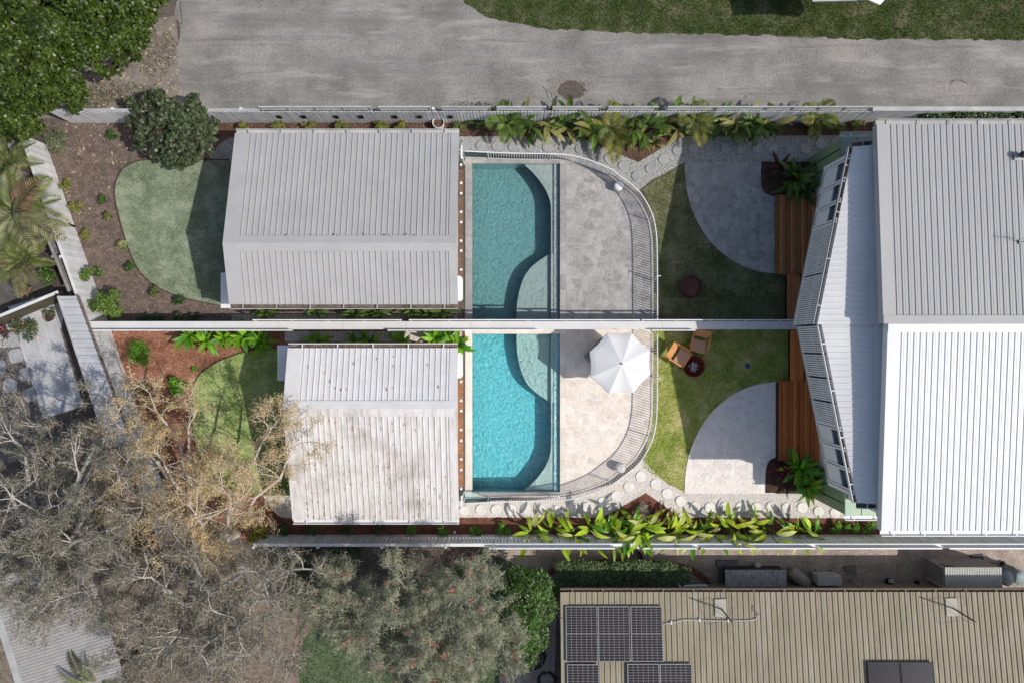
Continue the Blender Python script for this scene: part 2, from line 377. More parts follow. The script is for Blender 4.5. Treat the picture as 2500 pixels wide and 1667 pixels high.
M_deck_u = mat('dimmed_pool_decking', lin(100, 80, 66), lin(124, 100, 84), rough=.6, scale=5, fine=.12, fscale=20, objrnd=.14)  # decking by the upper pool, dimmed in colour
M_deck_l = mat('tan_pool_decking', lin(140, 98, 70), lin(166, 120, 88), rough=.6, scale=5, fine=.12, fscale=20, objrnd=.14)
# ---------------------------------------------------------------- ground and flat surfaces
def struct(o): o['kind'] = 'structure'; return o
def UV(pts, z=0.0): return [P2(u, v, z) for u, v in pts]
def mpoly(poly, s): return [mir((x, y), s) for x, y in poly]
PX0, PX1 = P2(1153, 0)[0], P2(1367, 0)[0]
PYU0, PYU1 = P2(0, 785)[1], P2(0, 400)[1]
PYL0, PYL1 = 2 * Y0 - PYU1, 2 * Y0 - PYU0
g = MB()
xs = [-250, PX0, PX1, 250]; ys = [-250, PYL0, PYL1, PYU0, PYU1, 250]
for i in range(3):
    for j in range(5):
        if i == 1 and j in (1, 3): continue
        g.quad((xs[i], ys[j], 0), (xs[i + 1], ys[j], 0), (xs[i + 1], ys[j + 1], 0), (xs[i], ys[j + 1], 0))
ground = struct(g.build('ground', M_ground))

def ragged(pts, amp, step):
    """densify an outline and roughen it"""
    q = resample(pts, step); r = random.Random(len(pts)); out = []
    for p in q: out.append((p[0] + r.uniform(-amp, amp), p[1] + r.uniform(-amp, amp)))
    return out
def fringe(m_verts): pass

road_edge = ragged(UV([(2520, 99), (2100, 97), (1880, 87), (1500, 80), (1330, 72), (1190, 44), (1130, 5), (1090, -60)]), .05, .22)
road_poly = ragged(UV([(425, -400), (432, 40), (438, 90), (424, 150), (440, 205), (446, 258), (470, 276)]), .10, .25) + UV([(480, 288), (3600, 288), (3600, 99)]) + road_edge + UV([(1090, -400)])
road = struct(MB().sheet(road_poly, .004).build('laneway', M_road))
verge_poly = UV([(3600, 99)]) + road_edge + UV([(1090, -400), (3600, -400)])
verge = struct(MB().sheet(verge_poly, .006).build('grass_verge', M_verge))
# potholes and patches in the laneway
def blob(u, v, ru, rv, n=26, jag=.16, seed=1):
    r = random.Random(seed)
    return [P2(u + ru * math.cos(2 * math.pi * k / n) * (1 + r.uniform(-jag, jag)), v + rv * math.sin(2 * math.pi * k / n) * (1 + r.uniform(-jag, jag))) for k in range(n)]
M_hole = mat('broken_bitumen', lin(78, 68, 64), lin(128, 118, 110), rough=.95, scale=22, fine=.45, fscale=60, bump=.9, bscale=50, bdist=.04)
M_patch = mat('patched_bitumen', lin(140, 136, 130), lin(168, 162, 156), rough=.95, scale=10, fine=.3, fscale=50, bump=.5)
struct(MB().sheet(blob(1394, 222, 34, 22, seed=2), .010).build('pothole', M_hole))
struct(MB().sheet(blob(1386, 213, 52, 30, jag=.2, seed=5), .007).build('crumbled_patch', mat('crumbled_bitumen', lin(120, 115, 110), lin(158, 152, 146), rough=.95, scale=14, fine=.35, fscale=60, bump=.8, bscale=45, bdist=.02)))
struct(MB().sheet(blob(2340, 218, 23, 15, jag=.06, seed=3), .010).build('round_patch', M_patch))
cr = MB()
def crack(pts, w=.02):
    q = ragged(UV(pts), .02, .1)
    for a, b in zip(q, q[1:]):
        d = Vector((b[0] - a[0], b[1] - a[1])).normalized(); n = Vector((-d.y, d.x)) * w * random.uniform(.3, 1)
        cr.quad((a[0] - n.x, a[1] - n.y, .012), (a[0] + n.x, a[1] + n.y, .012), (b[0] + n.x, b[1] + n.y, .012), (b[0] - n.x, b[1] - n.y, .012))
crack([(441, -20), (440, 20), (444, 50), (441, 62)]); crack([(1325, 212), (1336, 225), (1338, 240)], .015); crack([(1415, 200), (1425, 205), (1428, 212)], .02)
crack([(2318, 206), (2326, 198), (2345, 196), (2362, 206)], .02); crack([(1752, 222), (1758, 214), (1762, 218)], .012); crack([(1345, 228), (1350, 246)], .015)
struct(cr.build('bitumen_crack', M_black))

# leaf-littered corner by the laneway
litter_poly = UV([(60, 320), (60, 60), (250, 60), (430, 40), (446, 258), (480, 284), (100, 290)])
struct(MB().sheet(litter_poly, .003).build('leafy_corner', mat('leafy_dirt', lin(122, 112, 104), lin(150, 141, 132), rough=.95, scale=2, fine=.25, fscale=40, bump=.5)))

# mulch gardens
gar_u = UV([(96, 296), (560, 296), (560, 296), (1130, 296), (1130, 345), (600, 345), (600, 755), (1130, 755), (1130, 788), (262, 788), (200, 615), (130, 410)])
gar_up = struct(MB().sheet(gar_u, .006).build('upper_garden_mulch', M_mulch_up))
bed_u = UV([(520, 297), (2140, 297), (2140, 330), (1663, 334), (1558, 397), (1430, 343), (1380, 334), (1120, 334), (520, 334)])
struct(MB().sheet(bed_u, .010).build('upper_fence_bed', M_mulch_bed))
gar_l = UV([(268, 806), (1130, 806), (1130, 850), (760, 850), (760, 1262), (680, 1262), (680, 1312), (460, 1312), (330, 985)])
struct(MB().sheet(gar_l, .006).build('lower_garden_mulch', M_mulch_lo))
bed_l = UV([(660, 1250), (1130, 1258), (1470, 1262), (1577, 1202), (1660, 1262), (2160, 1266), (2160, 1312), (660, 1312)])
struct(MB().sheet(bed_l, .010).build('lower_fence_bed', mat('red_bed_mulch', lin(104, 66, 52), lin(140, 94, 76), rough=.95, scale=3, fine=.4, fscale=50, bump=.8, bscale=55, bdist=.03)))
# gravel
gra_u = UV([(1118, 334), (1380, 334), (1430, 343), (1558, 397), (1663, 334), (2090, 331), (2060, 396), (1671, 396), (1640, 415), (1590, 440), (1555, 470), (1500, 430), (1400, 396), (1300, 384), (1118, 380)])
gra_l = UV([(1118, 1262), (1470, 1262), (1577, 1202), (1660, 1262), (2095, 1264), (2080, 1204), (1680, 1204), (1630, 1180), (1590, 1145), (1572, 1120), (1500, 1178), (1400, 1208), (1300, 1220), (1118, 1222)])
struct(MB().sheet(gra_u, .014).build('upper_gravel_path', M_gbase_u)); struct(MB().sheet(gra_l, .014).build('lower_gravel_path', M_gbase_l))
strip_u = UV([(566, 768), (1118, 768), (1118, 789), (566, 789)]); strip_l = UV([(696, 809), (1128, 809), (1128, 834), (696, 834)])
struct(MB().sheet(strip_u, .014).build('upper_gravel_strip', M_gbase_u)); struct(MB().sheet(strip_l, .014).build('lower_gravel_strip', M_gbase_l))
cor_u = UV(smooth_pts([(600, 392), (540, 394), (512, 392), (522, 372), (540, 350), (565, 338), (600, 332)], 5))
cor_l = UV(smooth_pts([(740, 1200), (700, 1204), (648, 1208), (652, 1225), (670, 1248), (690, 1262), (740, 1264)], 5))
struct(MB().sheet(cor_u, .014).build('upper_gravel_corner', M_gbase_u)); struct(MB().sheet(cor_l, .014).build('lower_gravel_corner', M_gbase_l))

def pebbles(name, polys, dens, m, label, size=.019, holes=()):
    X = []; Y = []
    for p in polys:
        a, b = scatter(p, dens, holes); X.append(a); Y.append(b)
    X = np.concatenate(X); Y = np.concatenate(Y); n = len(X)
    base = np.array([(1, 0, 0), (0, 1, 0), (-1, 0, 0), (0, -1, 0), (0, 0, .75), ], float)
    s = RNG.uniform(.6, 1.35, n) * size; a = RNG.uniform(0, 6.28, n); el = RNG.uniform(.6, 1, n)
    c, d = np.cos(a), np.sin(a)
    V = np.empty((n, 5, 3))
    bx = base[None, :, 0] * s[:, None]; by = base[None, :, 1] * (s * el)[:, None]
    V[:, :, 0] = X[:, None] + bx * c[:, None] - by * d[:, None]; V[:, :, 1] = Y[:, None] + bx * d[:, None] + by * c[:, None]
    V[:, :, 2] = .016 + base[None, :, 2] * s[:, None] + RNG.uniform(0, .008, n)[:, None]
    F = np.array([(0, 1, 4), (1, 2, 4), (2, 3, 4), (3, 0, 4)])
    F = (F[None] + (np.arange(n) * 5)[:, None, None]).reshape(-1, 3)
    o = mesh_np(name, V.reshape(-1, 3), F, m); return tag(o, label, 'gravel', kind='stuff')
pebbles('pebble_gravel', [gra_u, strip_u, cor_u], 950, M_peb_u, 'dimmed white pebbles of the path below the laneway fence')
pebbles('pebble_gravel', [gra_l, strip_l, cor_l], 950, M_peb_l, 'cream white pebbles of the path along the big leaved bed')

# lawns
lawn_ul = UV(smooth_pts([(575, 392), (480, 392), (380, 391), (330, 397), (300, 416), (284, 447), (282, 482), (292, 530), (309, 588), (328, 638), (354, 676), (392, 704), (442, 724), (500, 738), (545, 747), (575, 750)], 6))
lawn_ll = UV(smooth_pts([(720, 850), (610, 856), (560, 872), (520, 890), (490, 914), (474, 945), (468, 990), (472, 1050), (488, 1110), (530, 1170), (600, 1206), (720, 1210)], 6))
fence_top_u = [(1127, 369), (1240, 374), (1340, 376), (1383, 378), (1432, 389), (1487, 411), (1514, 430), (1555, 462), (1577, 492), (1594, 528), (1602, 569), (1604, 606), (1605, 690), (1605, 783)]
fence_base_u = [P2(u, v, 1.05) for u, v in smooth_pts(fence_top_u, 8)]
patio_curve = smooth_pts([(1671, 396), (1672, 430), (1677, 470), (1690, 515), (1712, 560), (1745, 603), (1790, 638), (1840, 660), (1893, 669)], 6)
lawn_cu = fence_base_u[72:] + UV([(1590, 797), (1925, 797), (1925, 660), (1893, 669)]) + UV(patio_curve[::-1]) + UV([(1640, 418), (1600, 438), (1570, 462)])
lawn_cl = mpoly(lawn_cu, -1)
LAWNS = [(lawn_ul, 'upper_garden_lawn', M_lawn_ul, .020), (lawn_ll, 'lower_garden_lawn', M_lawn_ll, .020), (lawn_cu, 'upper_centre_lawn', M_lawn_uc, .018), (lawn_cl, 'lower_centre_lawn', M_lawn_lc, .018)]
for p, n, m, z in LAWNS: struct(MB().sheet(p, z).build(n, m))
def blades(polys, dens, m, label, h=.035, w=.010, z=.018, holes=()):
    X = []; Y = []
    for p in polys:
        a, b = scatter(p, dens, holes); X.append(a); Y.append(b)
    X = np.concatenate(X); Y = np.concatenate(Y); n = len(X)
    a = RNG.uniform(0, 6.28, n); t = RNG.uniform(0, 6.28, n); l = RNG.uniform(.5, 1.4, n) * h; q = RNG.uniform(.3, 1.3, n) * h
    V = np.empty((n, 3, 3))
    V[:, 0, 0] = X - np.cos(a) * w; V[:, 0, 1] = Y - np.sin(a) * w; V[:, 0, 2] = z
    V[:, 1, 0] = X + np.cos(a) * w; V[:, 1, 1] = Y + np.sin(a) * w; V[:, 1, 2] = z
    V[:, 2, 0] = X + np.cos(t) * q; V[:, 2, 1] = Y + np.sin(t) * q; V[:, 2, 2] = z + l
    o = mesh_np('grass_blades', V.reshape(-1, 3), np.arange(3 * n).reshape(-1, 3), m); return tag(o, label, 'grass', kind='stuff')
blades([lawn_ul], 1300, blademat('blade_garden_dimmed', lin(126, 142, 114), lin(166, 176, 150)), 'short dimmed green grass beside the shed with roof dimmed to grey')  # blades carry the same painted dimming as their lawn
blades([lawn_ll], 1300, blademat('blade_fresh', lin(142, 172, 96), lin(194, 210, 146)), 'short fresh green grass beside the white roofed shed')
blades([lawn_cu], 1300, blademat('blade_centre_dimmed', lin(92, 99, 60), lin(136, 135, 98)), 'dimmed green grass around the lidded fire bowl')  # blade colour dimmed to go with the upper centre lawn
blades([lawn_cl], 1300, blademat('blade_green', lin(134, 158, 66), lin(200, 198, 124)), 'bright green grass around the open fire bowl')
vv = [p for p in verge_poly if p[0] < 23]; vis_verge = road_edge + UV([(1090, -40), (2540, -40), (2540, 99)])
blades([vis_verge], 700, blademat('blade_verge', lin(62, 80, 36), lin(118, 122, 82)), 'rough green verge grass beyond the laneway', h=.06, w=.014, z=.006)
weeds = [blob(300, 230, 110, 35, seed=9, jag=.4), blob(380, 130, 50, 60, seed=10, jag=.4), blob(230, 240, 60, 28, seed=12, jag=.3), blob(1150, 262, 55, 12, seed=11, jag=.3)]
blades(weeds, 420, blademat('blade_weed', lin(84, 92, 62), lin(112, 116, 84)), 'sparse weeds among fallen leaves at the laneway corner', h=.07, w=.015, z=.004)
# steel lawn edging
def edging(poly_px, z0, z1, name, w=.035):
    mb = MB(); q = UV(poly_px)
    L = []; R = []
    for i, p in enumerate(q):
        d = np.array(q[min(i + 1, len(q) - 1)]) - np.array(q[max(i - 1, 0)]); d /= np.linalg.norm(d); n = np.array((-d[1], d[0])) * w / 2
        L.append(tuple(np.array(p) + n)); R.append(tuple(np.array(p) - n))
    mb.prism(L + R[::-1], z0, z1); return struct(mb.build(name, mat('brown_steel_edging', lin(74, 58, 50), lin(92, 74, 64), rough=.7, scale=8)))
edging(smooth_pts([(560, 391), (480, 391), (380, 390), (330, 396), (299, 415), (283, 447), (281, 482), (291, 530), (308, 588), (327, 639), (353, 677), (391, 705), (441, 725), (500, 739), (548, 749)], 6), 0, .06, 'upper_lawn_edging')
edging(smooth_pts([(640, 850), (610, 855), (560, 871), (520, 889), (489, 913), (473, 945), (467, 990), (471, 1050), (487, 1111), (530, 1171), (600, 1207)], 6), 0, .06, 'lower_lawn_edging')

# small dark beds beside the steps
sb_u = UV(smooth_pts([(1858, 396), (1857, 440), (1862, 466), (1880, 478), (1896, 481)], 5)) + UV([(1990, 481), (1990, 396)])
sb_l = UV([(1868, 1202), (1868, 1160)] + smooth_pts([(1868, 1155), (1874, 1128), (1890, 1116), (1905, 1114)], 4) + [(1994, 1114), (1994, 1202)])
M_bedsoil = mat('dark_bed_soil', lin(62, 48, 42), lin(96, 70, 58), rough=.95, scale=5, fine=.4, fscale=50, bump=.8, bscale=55, bdist=.03)
struct(MB().sheet(sb_u, .052).build('upper_step_bed', M_bedsoil)); struct(MB().sheet(sb_l, .052).build('lower_step_bed', M_bedsoil))

def chips(polys, n_per, m, label, L=.05, W=.012, z=.014, cat='mulch'):
    V = []; nn = 0
    for poly in polys:
        X, Y = scatter(poly, n_per); n = len(X)
        a = RNG.uniform(0, 6.28, n); l = RNG.uniform(.4, 1.3, n) * L; w = RNG.uniform(.5, 1.3, n) * W; b = RNG.uniform(-.5, .5, n)
        v = np.empty((n, 4, 3)); c, s = np.cos(a), np.sin(a)
        for k, (p, q) in enumerate(((-1, 0), (0, -1), (1, 0), (0, 1))):
            v[:, k, 0] = X + c * l * p - s * w * q; v[:, k, 1] = Y + s * l * p + c * w * q; v[:, k, 2] = z + .012 + p * b * .02 + q * .006
        V.append(v.reshape(-1, 3)); nn += n
    return tag(mesh_np('mulch_chips' if cat == 'mulch' else 'fallen_leaves', np.concatenate(V), np.arange(4 * nn).reshape(-1, 4), m), label, cat, kind='stuff')
chips([gar_u], 26, M_chip, 'loose pale chips on the dimmed garden mulch'); chips([gar_l], 75, M_chip_red, 'loose bark strips on the red garden mulch', L=.06, W=.011)
chips([bed_u, bed_l], 30, mat('bed_chip', lin(128, 92, 74), lin(176, 130, 104), rough=.9, scale=9, island=.4), 'loose chips in the two fence beds')
chips([litter_poly], 22, M_litter, 'pale fallen leaves in the laneway corner', L=.09, W=.045, z=.006, cat='leaf litter')
chips([UV([(110, 300), (480, 300), (300, 400), (250, 560), (160, 500)]), UV([(480, 262), (1130, 262), (1130, 272), (480, 272)])], 4.5, M_litter, 'scattered pale leaves on mulch and lane edge', L=.09, W=.05, z=.012, cat='leaf litter')
chips([lawn_ll], 8, M_chip_red, 'dry bark strips on the lower garden lawn', L=.05, W=.01, z=.05)

# ---------------------------------------------------------------- stepping stones
def disc(r, h, n=28):
    mb = MB(); mb.lathe([(r, 0), (r, h - .01), (r - .01, h)], n); return mb
me_du = disc(.195, .05).mesh('stepping_stone', M_conc_u); me_dl = disc(.2, .05).mesh('stepping_stone', M_conc_l)
path_u = bpy.data.objects['upper_gravel_path']; path_l = bpy.data.objects['lower_gravel_path']
st_u = [(1135, 356), (1174, 357), (1213, 358), (1253, 359), (1295, 360), (1336, 360), (1376, 361), (1416, 364), (1454, 371), (1487, 387), (1521, 405), (1554, 430), (1587, 412), (1619, 390), (1653, 368), (1692, 363), (1732, 363), (1771, 363), (1809, 363), (1848, 363), (1888, 365), (1927, 366), (1966, 365), (2002, 352), (2040, 350)]
st_l = [(1133, 1246), (1173, 1243), (1211, 1243), (1246, 1242), (1283, 1241), (1321, 1243), (1358, 1244), (1396, 1240), (1434, 1237), (1471, 1225), (1504, 1210), (1535, 1187), (1564, 1162), (1600, 1181), (1628, 1204), (1661, 1222), (1696, 1236), (1732, 1238), (1770, 1236), (1808, 1237), (1846, 1238), (1882, 1236), (1920, 1238), (1958, 1238), (1998, 1247), (2038, 1250)]
for u, v in st_u: inst('stepping_stone', me_du, path_u, P(u, v, .014), (random.uniform(-.02, .02), random.uniform(-.02, .02), random.random() * 6))
for u, v in st_l: inst('stepping_stone', me_dl, path_l, P(u, v, .014), (random.uniform(-.02, .02), random.uniform(-.02, .02), random.random() * 6))

# ---------------------------------------------------------------- crazy paving
def crazy(region, n, gap, base, m, z0, z1, seed):
    r = np.random.default_rng(seed); xs = [p[0] for p in region]; ys = [p[1] for p in region]
    A = area(region); step = math.sqrt(A / n); S = []
    x = min(xs)
    while x < max(xs) + step:
        y = min(ys)
        while y < max(ys) + step:
            S.append((x + r.uniform(-.48, .48) * step, y + r.uniform(-.48, .48) * step)); y += step
        x += step
    S = np.array(S); k = pip(region, S[:, 0], S[:, 1]); S = S[k]
    for i in range(len(S)):
        d = np.hypot(*(S - S[i]).T); idx = np.argsort(d)[1:15]; poly = list(region)
        for j in idx:
            nx, ny = S[j] - S[i]; L = math.hypot(nx, ny); nx /= L; ny /= L
            mx, my = (S[i] + S[j]) / 2
            poly = clip_half(poly, nx, ny, nx * mx + ny * my - gap / 2)
            if len(poly) < 3: break
        if len(poly) < 3 or area(poly) < .004 or area(poly) > 1.2: continue
        cx = sum(p[0] for p in poly) / len(poly); cy = sum(p[1] for p in poly) / len(poly)
        q = []
        for p in poly:
            if not q or math.hypot(p[0] - q[-1][0], p[1] - q[-1][1]) > .012: q.append((cx + (p[0] - cx) * .985, cy + (p[1] - cy) * .985))
        if len(q) < 3: continue
        tx, ty = r.normal(0, .008, 2); dz = r.uniform(-.003, .003)
        MB().prism(q, z0, z1, zf=lambda X, Y: z1 + dz + (X - cx) * tx + (Y - cy) * ty, bottom=False).build('stone', m, base)
deck_u = UV([(1382, 392), (1382, 796), (1588, 796)]) + [p for p in fence_base_u[::-1] if p[0] > P2(1382, 0)[0]]
deck_strip = UV([(1136, 381), (1382, 386), (1382, 400), (1382, 785), (1367, 785), (1367, 400), (1153, 400), (1153, 785), (1136, 785)])
patio_u = UV(patio_curve) + UV([(1893, 480), (1880, 478), (1862, 466), (1857, 440), (1858, 396)])
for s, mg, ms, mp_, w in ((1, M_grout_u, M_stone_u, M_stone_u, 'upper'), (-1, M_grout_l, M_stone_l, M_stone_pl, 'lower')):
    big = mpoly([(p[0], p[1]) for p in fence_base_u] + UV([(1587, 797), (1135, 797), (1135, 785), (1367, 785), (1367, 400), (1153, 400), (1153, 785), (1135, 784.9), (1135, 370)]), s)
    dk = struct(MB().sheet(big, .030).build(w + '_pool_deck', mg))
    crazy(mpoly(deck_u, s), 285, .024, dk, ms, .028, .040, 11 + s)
    # straight coping pavers round the pool
    def paver(x0, y0, x1, y1):
        a = mir((x0, y0), s); b = mir((x1, y1), s)
        MB().box((a[0] + b[0]) / 2, (a[1] + b[1]) / 2, .036, abs(b[0] - a[0]) - .006, abs(b[1] - a[1]) - .006, .020).build('coping_paver', ms, dk)
    xl0, xl1 = P2(1136, 0)[0], PX0; xr0, xr1 = PX1, P2(1381, 0)[0]; n = 10
    for i in range(n):
        ya = PYU0 + (PYU1 - PYU0) * i / n; yb = PYU0 + (PYU1 - PYU0) * (i + 1) / n
        paver(xl0, ya, xl1, yb); paver(xr0, ya, xr1, yb)
    for i in range(6):
        xa = PX0 + (PX1 - PX0) * i / 6; xb = PX0 + (PX1 - PX0) * (i + 1) / 6
        paver(xa, PYU1, xb, PYU1 + .2)
        paver(xa, PYU0 - .19, xb, PYU0)
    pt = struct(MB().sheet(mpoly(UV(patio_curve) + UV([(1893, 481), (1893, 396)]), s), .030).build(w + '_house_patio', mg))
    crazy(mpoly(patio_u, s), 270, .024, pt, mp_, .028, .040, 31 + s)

# ---------------------------------------------------------------- pools
def water_mat(name, absorb, dens, gloss):
    m = bpy.data.materials.new(name); m.use_nodes = True; nt = m.node_tree; N = nt.nodes; L = nt.links
    N.remove(N['Principled BSDF'])
    tr = N.new('ShaderNodeBsdfTransparent'); gl = N.new('ShaderNodeBsdfGlossy'); gl.inputs['Roughness'].default_value = .06
    fr = N.new('ShaderNodeFresnel'); fr.inputs['IOR'].default_value = 1.33
    nz = N.new('ShaderNodeTexNoise'); nz.inputs['Scale'].default_value = 7; nz.inputs['Detail'].default_value = 5; nz.inputs['Distortion'].default_value = 1.2
    geo = N.new('ShaderNodeNewGeometry'); L.new(geo.outputs['Position'], nz.inputs['Vector'])
    bp = N.new('ShaderNodeBump'); bp.inputs['Strength'].default_value = .9; bp.inputs['Distance'].default_value = gloss
    L.new(nz.outputs['Fac'], bp.inputs['Height']); L.new(bp.outputs[0], gl.inputs['Normal']); L.new(bp.outputs[0], fr.inputs['Normal'])
    mx = N.new('ShaderNodeMixShader'); L.new(fr.outputs[0], mx.inputs[0]); L.new(tr.outputs[0], mx.inputs[1]); L.new(gl.outputs[0], mx.inputs[2])
    L.new(mx.outputs[0], N['Material Output'].inputs['Surface'])
    va = N.new('ShaderNodeVolumeAbsorption'); va.inputs['Color'].default_value = (*absorb, 1); va.inputs['Density'].default_value = dens
    L.new(va.outputs[0], N['Material Output'].inputs['Volume']); return m
M_water_u = water_mat('dimmed_pool_water', (.40, .82, .83), .70, .03); M_water_l = water_mat('turquoise_water', (.20, .88, .95), .66, .05)  # upper water tint is dimmed against the turquoise one
ledge_px = [(1280, 400), (1300, 418), (1320, 442), (1336, 468), (1344, 492), (1346, 520), (1346, 616)]
bench_px = smooth_pts([(1346, 616), (1330, 626), (1310, 640), (1290, 659), (1276, 684), (1267, 715), (1262, 748), (1261, 786)], 5)
for s, mb_, ml, mw, w, lab in ((1, M_basin_u, M_ledge_u, M_water_u, 'upper', 'swimming pool dimmed to grey teal beside the plain shed with roof dimmed to grey'), (-1, M_basin_l, M_ledge_l, M_water_l, 'lower', 'bright turquoise swimming pool beside the white parasol')):
    D = -1.0
    pool = thing('swimming_pool', lab, 'pool', ((PX0 + PX1) / 2, Y0 + s * ((PYU0 + PYU1) / 2 - Y0), 0))
    off = -Vector(pool.location)
    def sub(mb, nm, m, par=pool): return mb.mirror(s).shift(*off).build(nm, m, par)
    b = MB(); b.quad((PX0, PYU0, D), (PX1, PYU0, D), (PX1, PYU1, D), (PX0, PYU1, D))
    b.quad((PX0, PYU0, .028), (PX0, PYU0, D), (PX0, PYU1, D), (PX0, PYU1, .028)); b.quad((PX1, PYU0, .028), (PX1, PYU1, .028), (PX1, PYU1, D), (PX1, PYU0, D))
    b.quad((PX0, PYU1, .028), (PX0, PYU1, D), (PX1, PYU1, D), (PX1, PYU1, .028)); b.quad((PX0, PYU0, .028), (PX1, PYU0, .028), (PX1, PYU0, D), (PX0, PYU0, D))
    sub(b, 'basin', mb_)
    e = .004
    corner = UV(smooth_pts(ledge_px, 5)) + UV([(1353, 616), (1353, 400)])
    corner = [(x, min(y, PYU1 - e)) for x, y in corner]
    sub(MB().prism(corner, D + .002, -.20), 'entry_ledge', ml)
    bench = UV(bench_px) + UV([(1353, 786), (1353, 616)])
    bench = [(x, max(y, PYU0 + e)) for x, y in bench]
    sub(MB().prism(bench, D + .002, -.34), 'curved_bench', ml)
    sub(MB().prism(UV([(1345.5, 617), (1352.5, 617), (1352.5, 784)] + [(1345.5, 784)]), -.33, -.16), 'divider_wall', ml)
    ch = UV([(1352.7, 400.1), (1366.95, 400.1), (1366.95, 784.9), (1352.7, 784.9)])
    sub(MB().prism(ch, D + .002, -.13), 'side_channel', mb_)
    # leaves lying on the floor
    lm = MB()
    r = random.Random(3 + s)
    for _ in range(150 if s < 0 else 26):
        x = r.uniform(PX0 + .1, PX1 - .5); y = (PYU0 + abs(r.gauss(0, 1.6)) + .1) if s < 0 else r.uniform(PYU0 + .2, PYU1 - .2)
        if y > PYU1 - .1: continue
        a = r.uniform(0, 6.28); c, d = math.cos(a) * r.uniform(.012, .05), math.sin(a) * r.uniform(.012, .05)
        lm.quad((x - c, y - d, -.052), (x + d * .3, y - c * .3, -.05), (x + c, y + d, -.052), (x - d * .3, y + c * .3, -.05))
    fl = lm.mirror(s).build('floating_leaves', mat('sodden_leaf', lin(36, 62, 52), lin(52, 50, 34), rough=.6, scale=9))
    tag(fl, 'tiny dark leaves floating on the %s pool' % ('turquoise' if s < 0 else 'grey teal'), 'leaf litter', kind='stuff')
    wb = MB().prism([(PX0 + e, PYU0 + e), (PX1 - e, PYU0 + e), (PX1 - e, PYU1 - e), (PX0 + e, PYU1 - e)], D + .001, -.06)
    sub(wb, 'water', mw)
# ---------------------------------------------------------------- roofs
def ribbed(A, B, Cc, D, pitch, h, w, flip=False):
    """steel sheet with raised ribs: A-B and D-C are the two ends across the ribs"""
    A, B, Cc, D = map(Vector, (A, B, Cc, D)); n = (B - A).cross(D - A).normalized()
    if n.z < 0: n = -n
    L = (B - A).length; k = max(1, round(L / pitch)); mb = MB(); prof = []
    for i in range(k):
        t0 = (i + .5) / k; a = w / L
        prof += [(i / k + 1e-4, 0), (t0 - a, 0), (t0 - a * .45, h), (t0 + a * .45, h), (t0 + a, 0)]
        prof += [(t0 + .36 / k - .3 * a, 0), (t0 + .36 / k, h * .28), (t0 + .36 / k + .3 * a, 0)]
    prof.append((1, 0))
    for t, z in prof: mb.v.append(tuple(A.lerp(B, t) + n * z)); mb.v.append(tuple(D.lerp(Cc, t) + n * z))
    for i in range(len(prof) - 1): mb.f.append([2 * i, 2 * i + 2, 2 * i + 3, 2 * i + 1])
    return mb
def gutter(parent, a, b, out, m, name='gutter', w=.14, step=1.25, dark=None):
    """open channel along a-b (3-D), 'out' is the outward unit vector in plan"""
    a, b = Vector(a), Vector(b); o = Vector((out[0], out[1], 0)); d = (b - a).normalized(); mb = MB()
    z = Vector((0, 0, 1))
    prof = [(0, 0), (0, -.09), (w, -.09), (w, .02), (w + .022, .02), (w + .022, -.11), (-.02, -.11), (-.02, 0)]
    n = len(prof)
    for q in (a, b):
        for x, h in prof: mb.v.append(tuple(q + o * x + z * h))
    for i in range(n): j = (i + 1) % n; mb.f.append([i, j, n + j, n + i])
    mb.f.append(list(range(n))); mb.f.append([2 * n - 1 - i for i in range(n)])
    g_ = mb.build(name, m, parent)
    if dark: MB().quad(a + o * .004 - z * .085, b + o * .004 - z * .085, b + o * (w - .004) - z * .085, a + o * (w - .004) - z * .085).build('gutter_debris', dark, g_)
    L = (b - a).length; k = int(L / step)
    for i in range(k + 1):
        p = a + d * (L * (i + .4) / (k + .8)); c = MB(); ang = math.atan2(o.y, o.x)
        c.box(p.x + o.x * w * .5, p.y + o.y * w * .5, p.z + .012, w, .035, .012, ang).build('bracket', m, g_)
    return g_

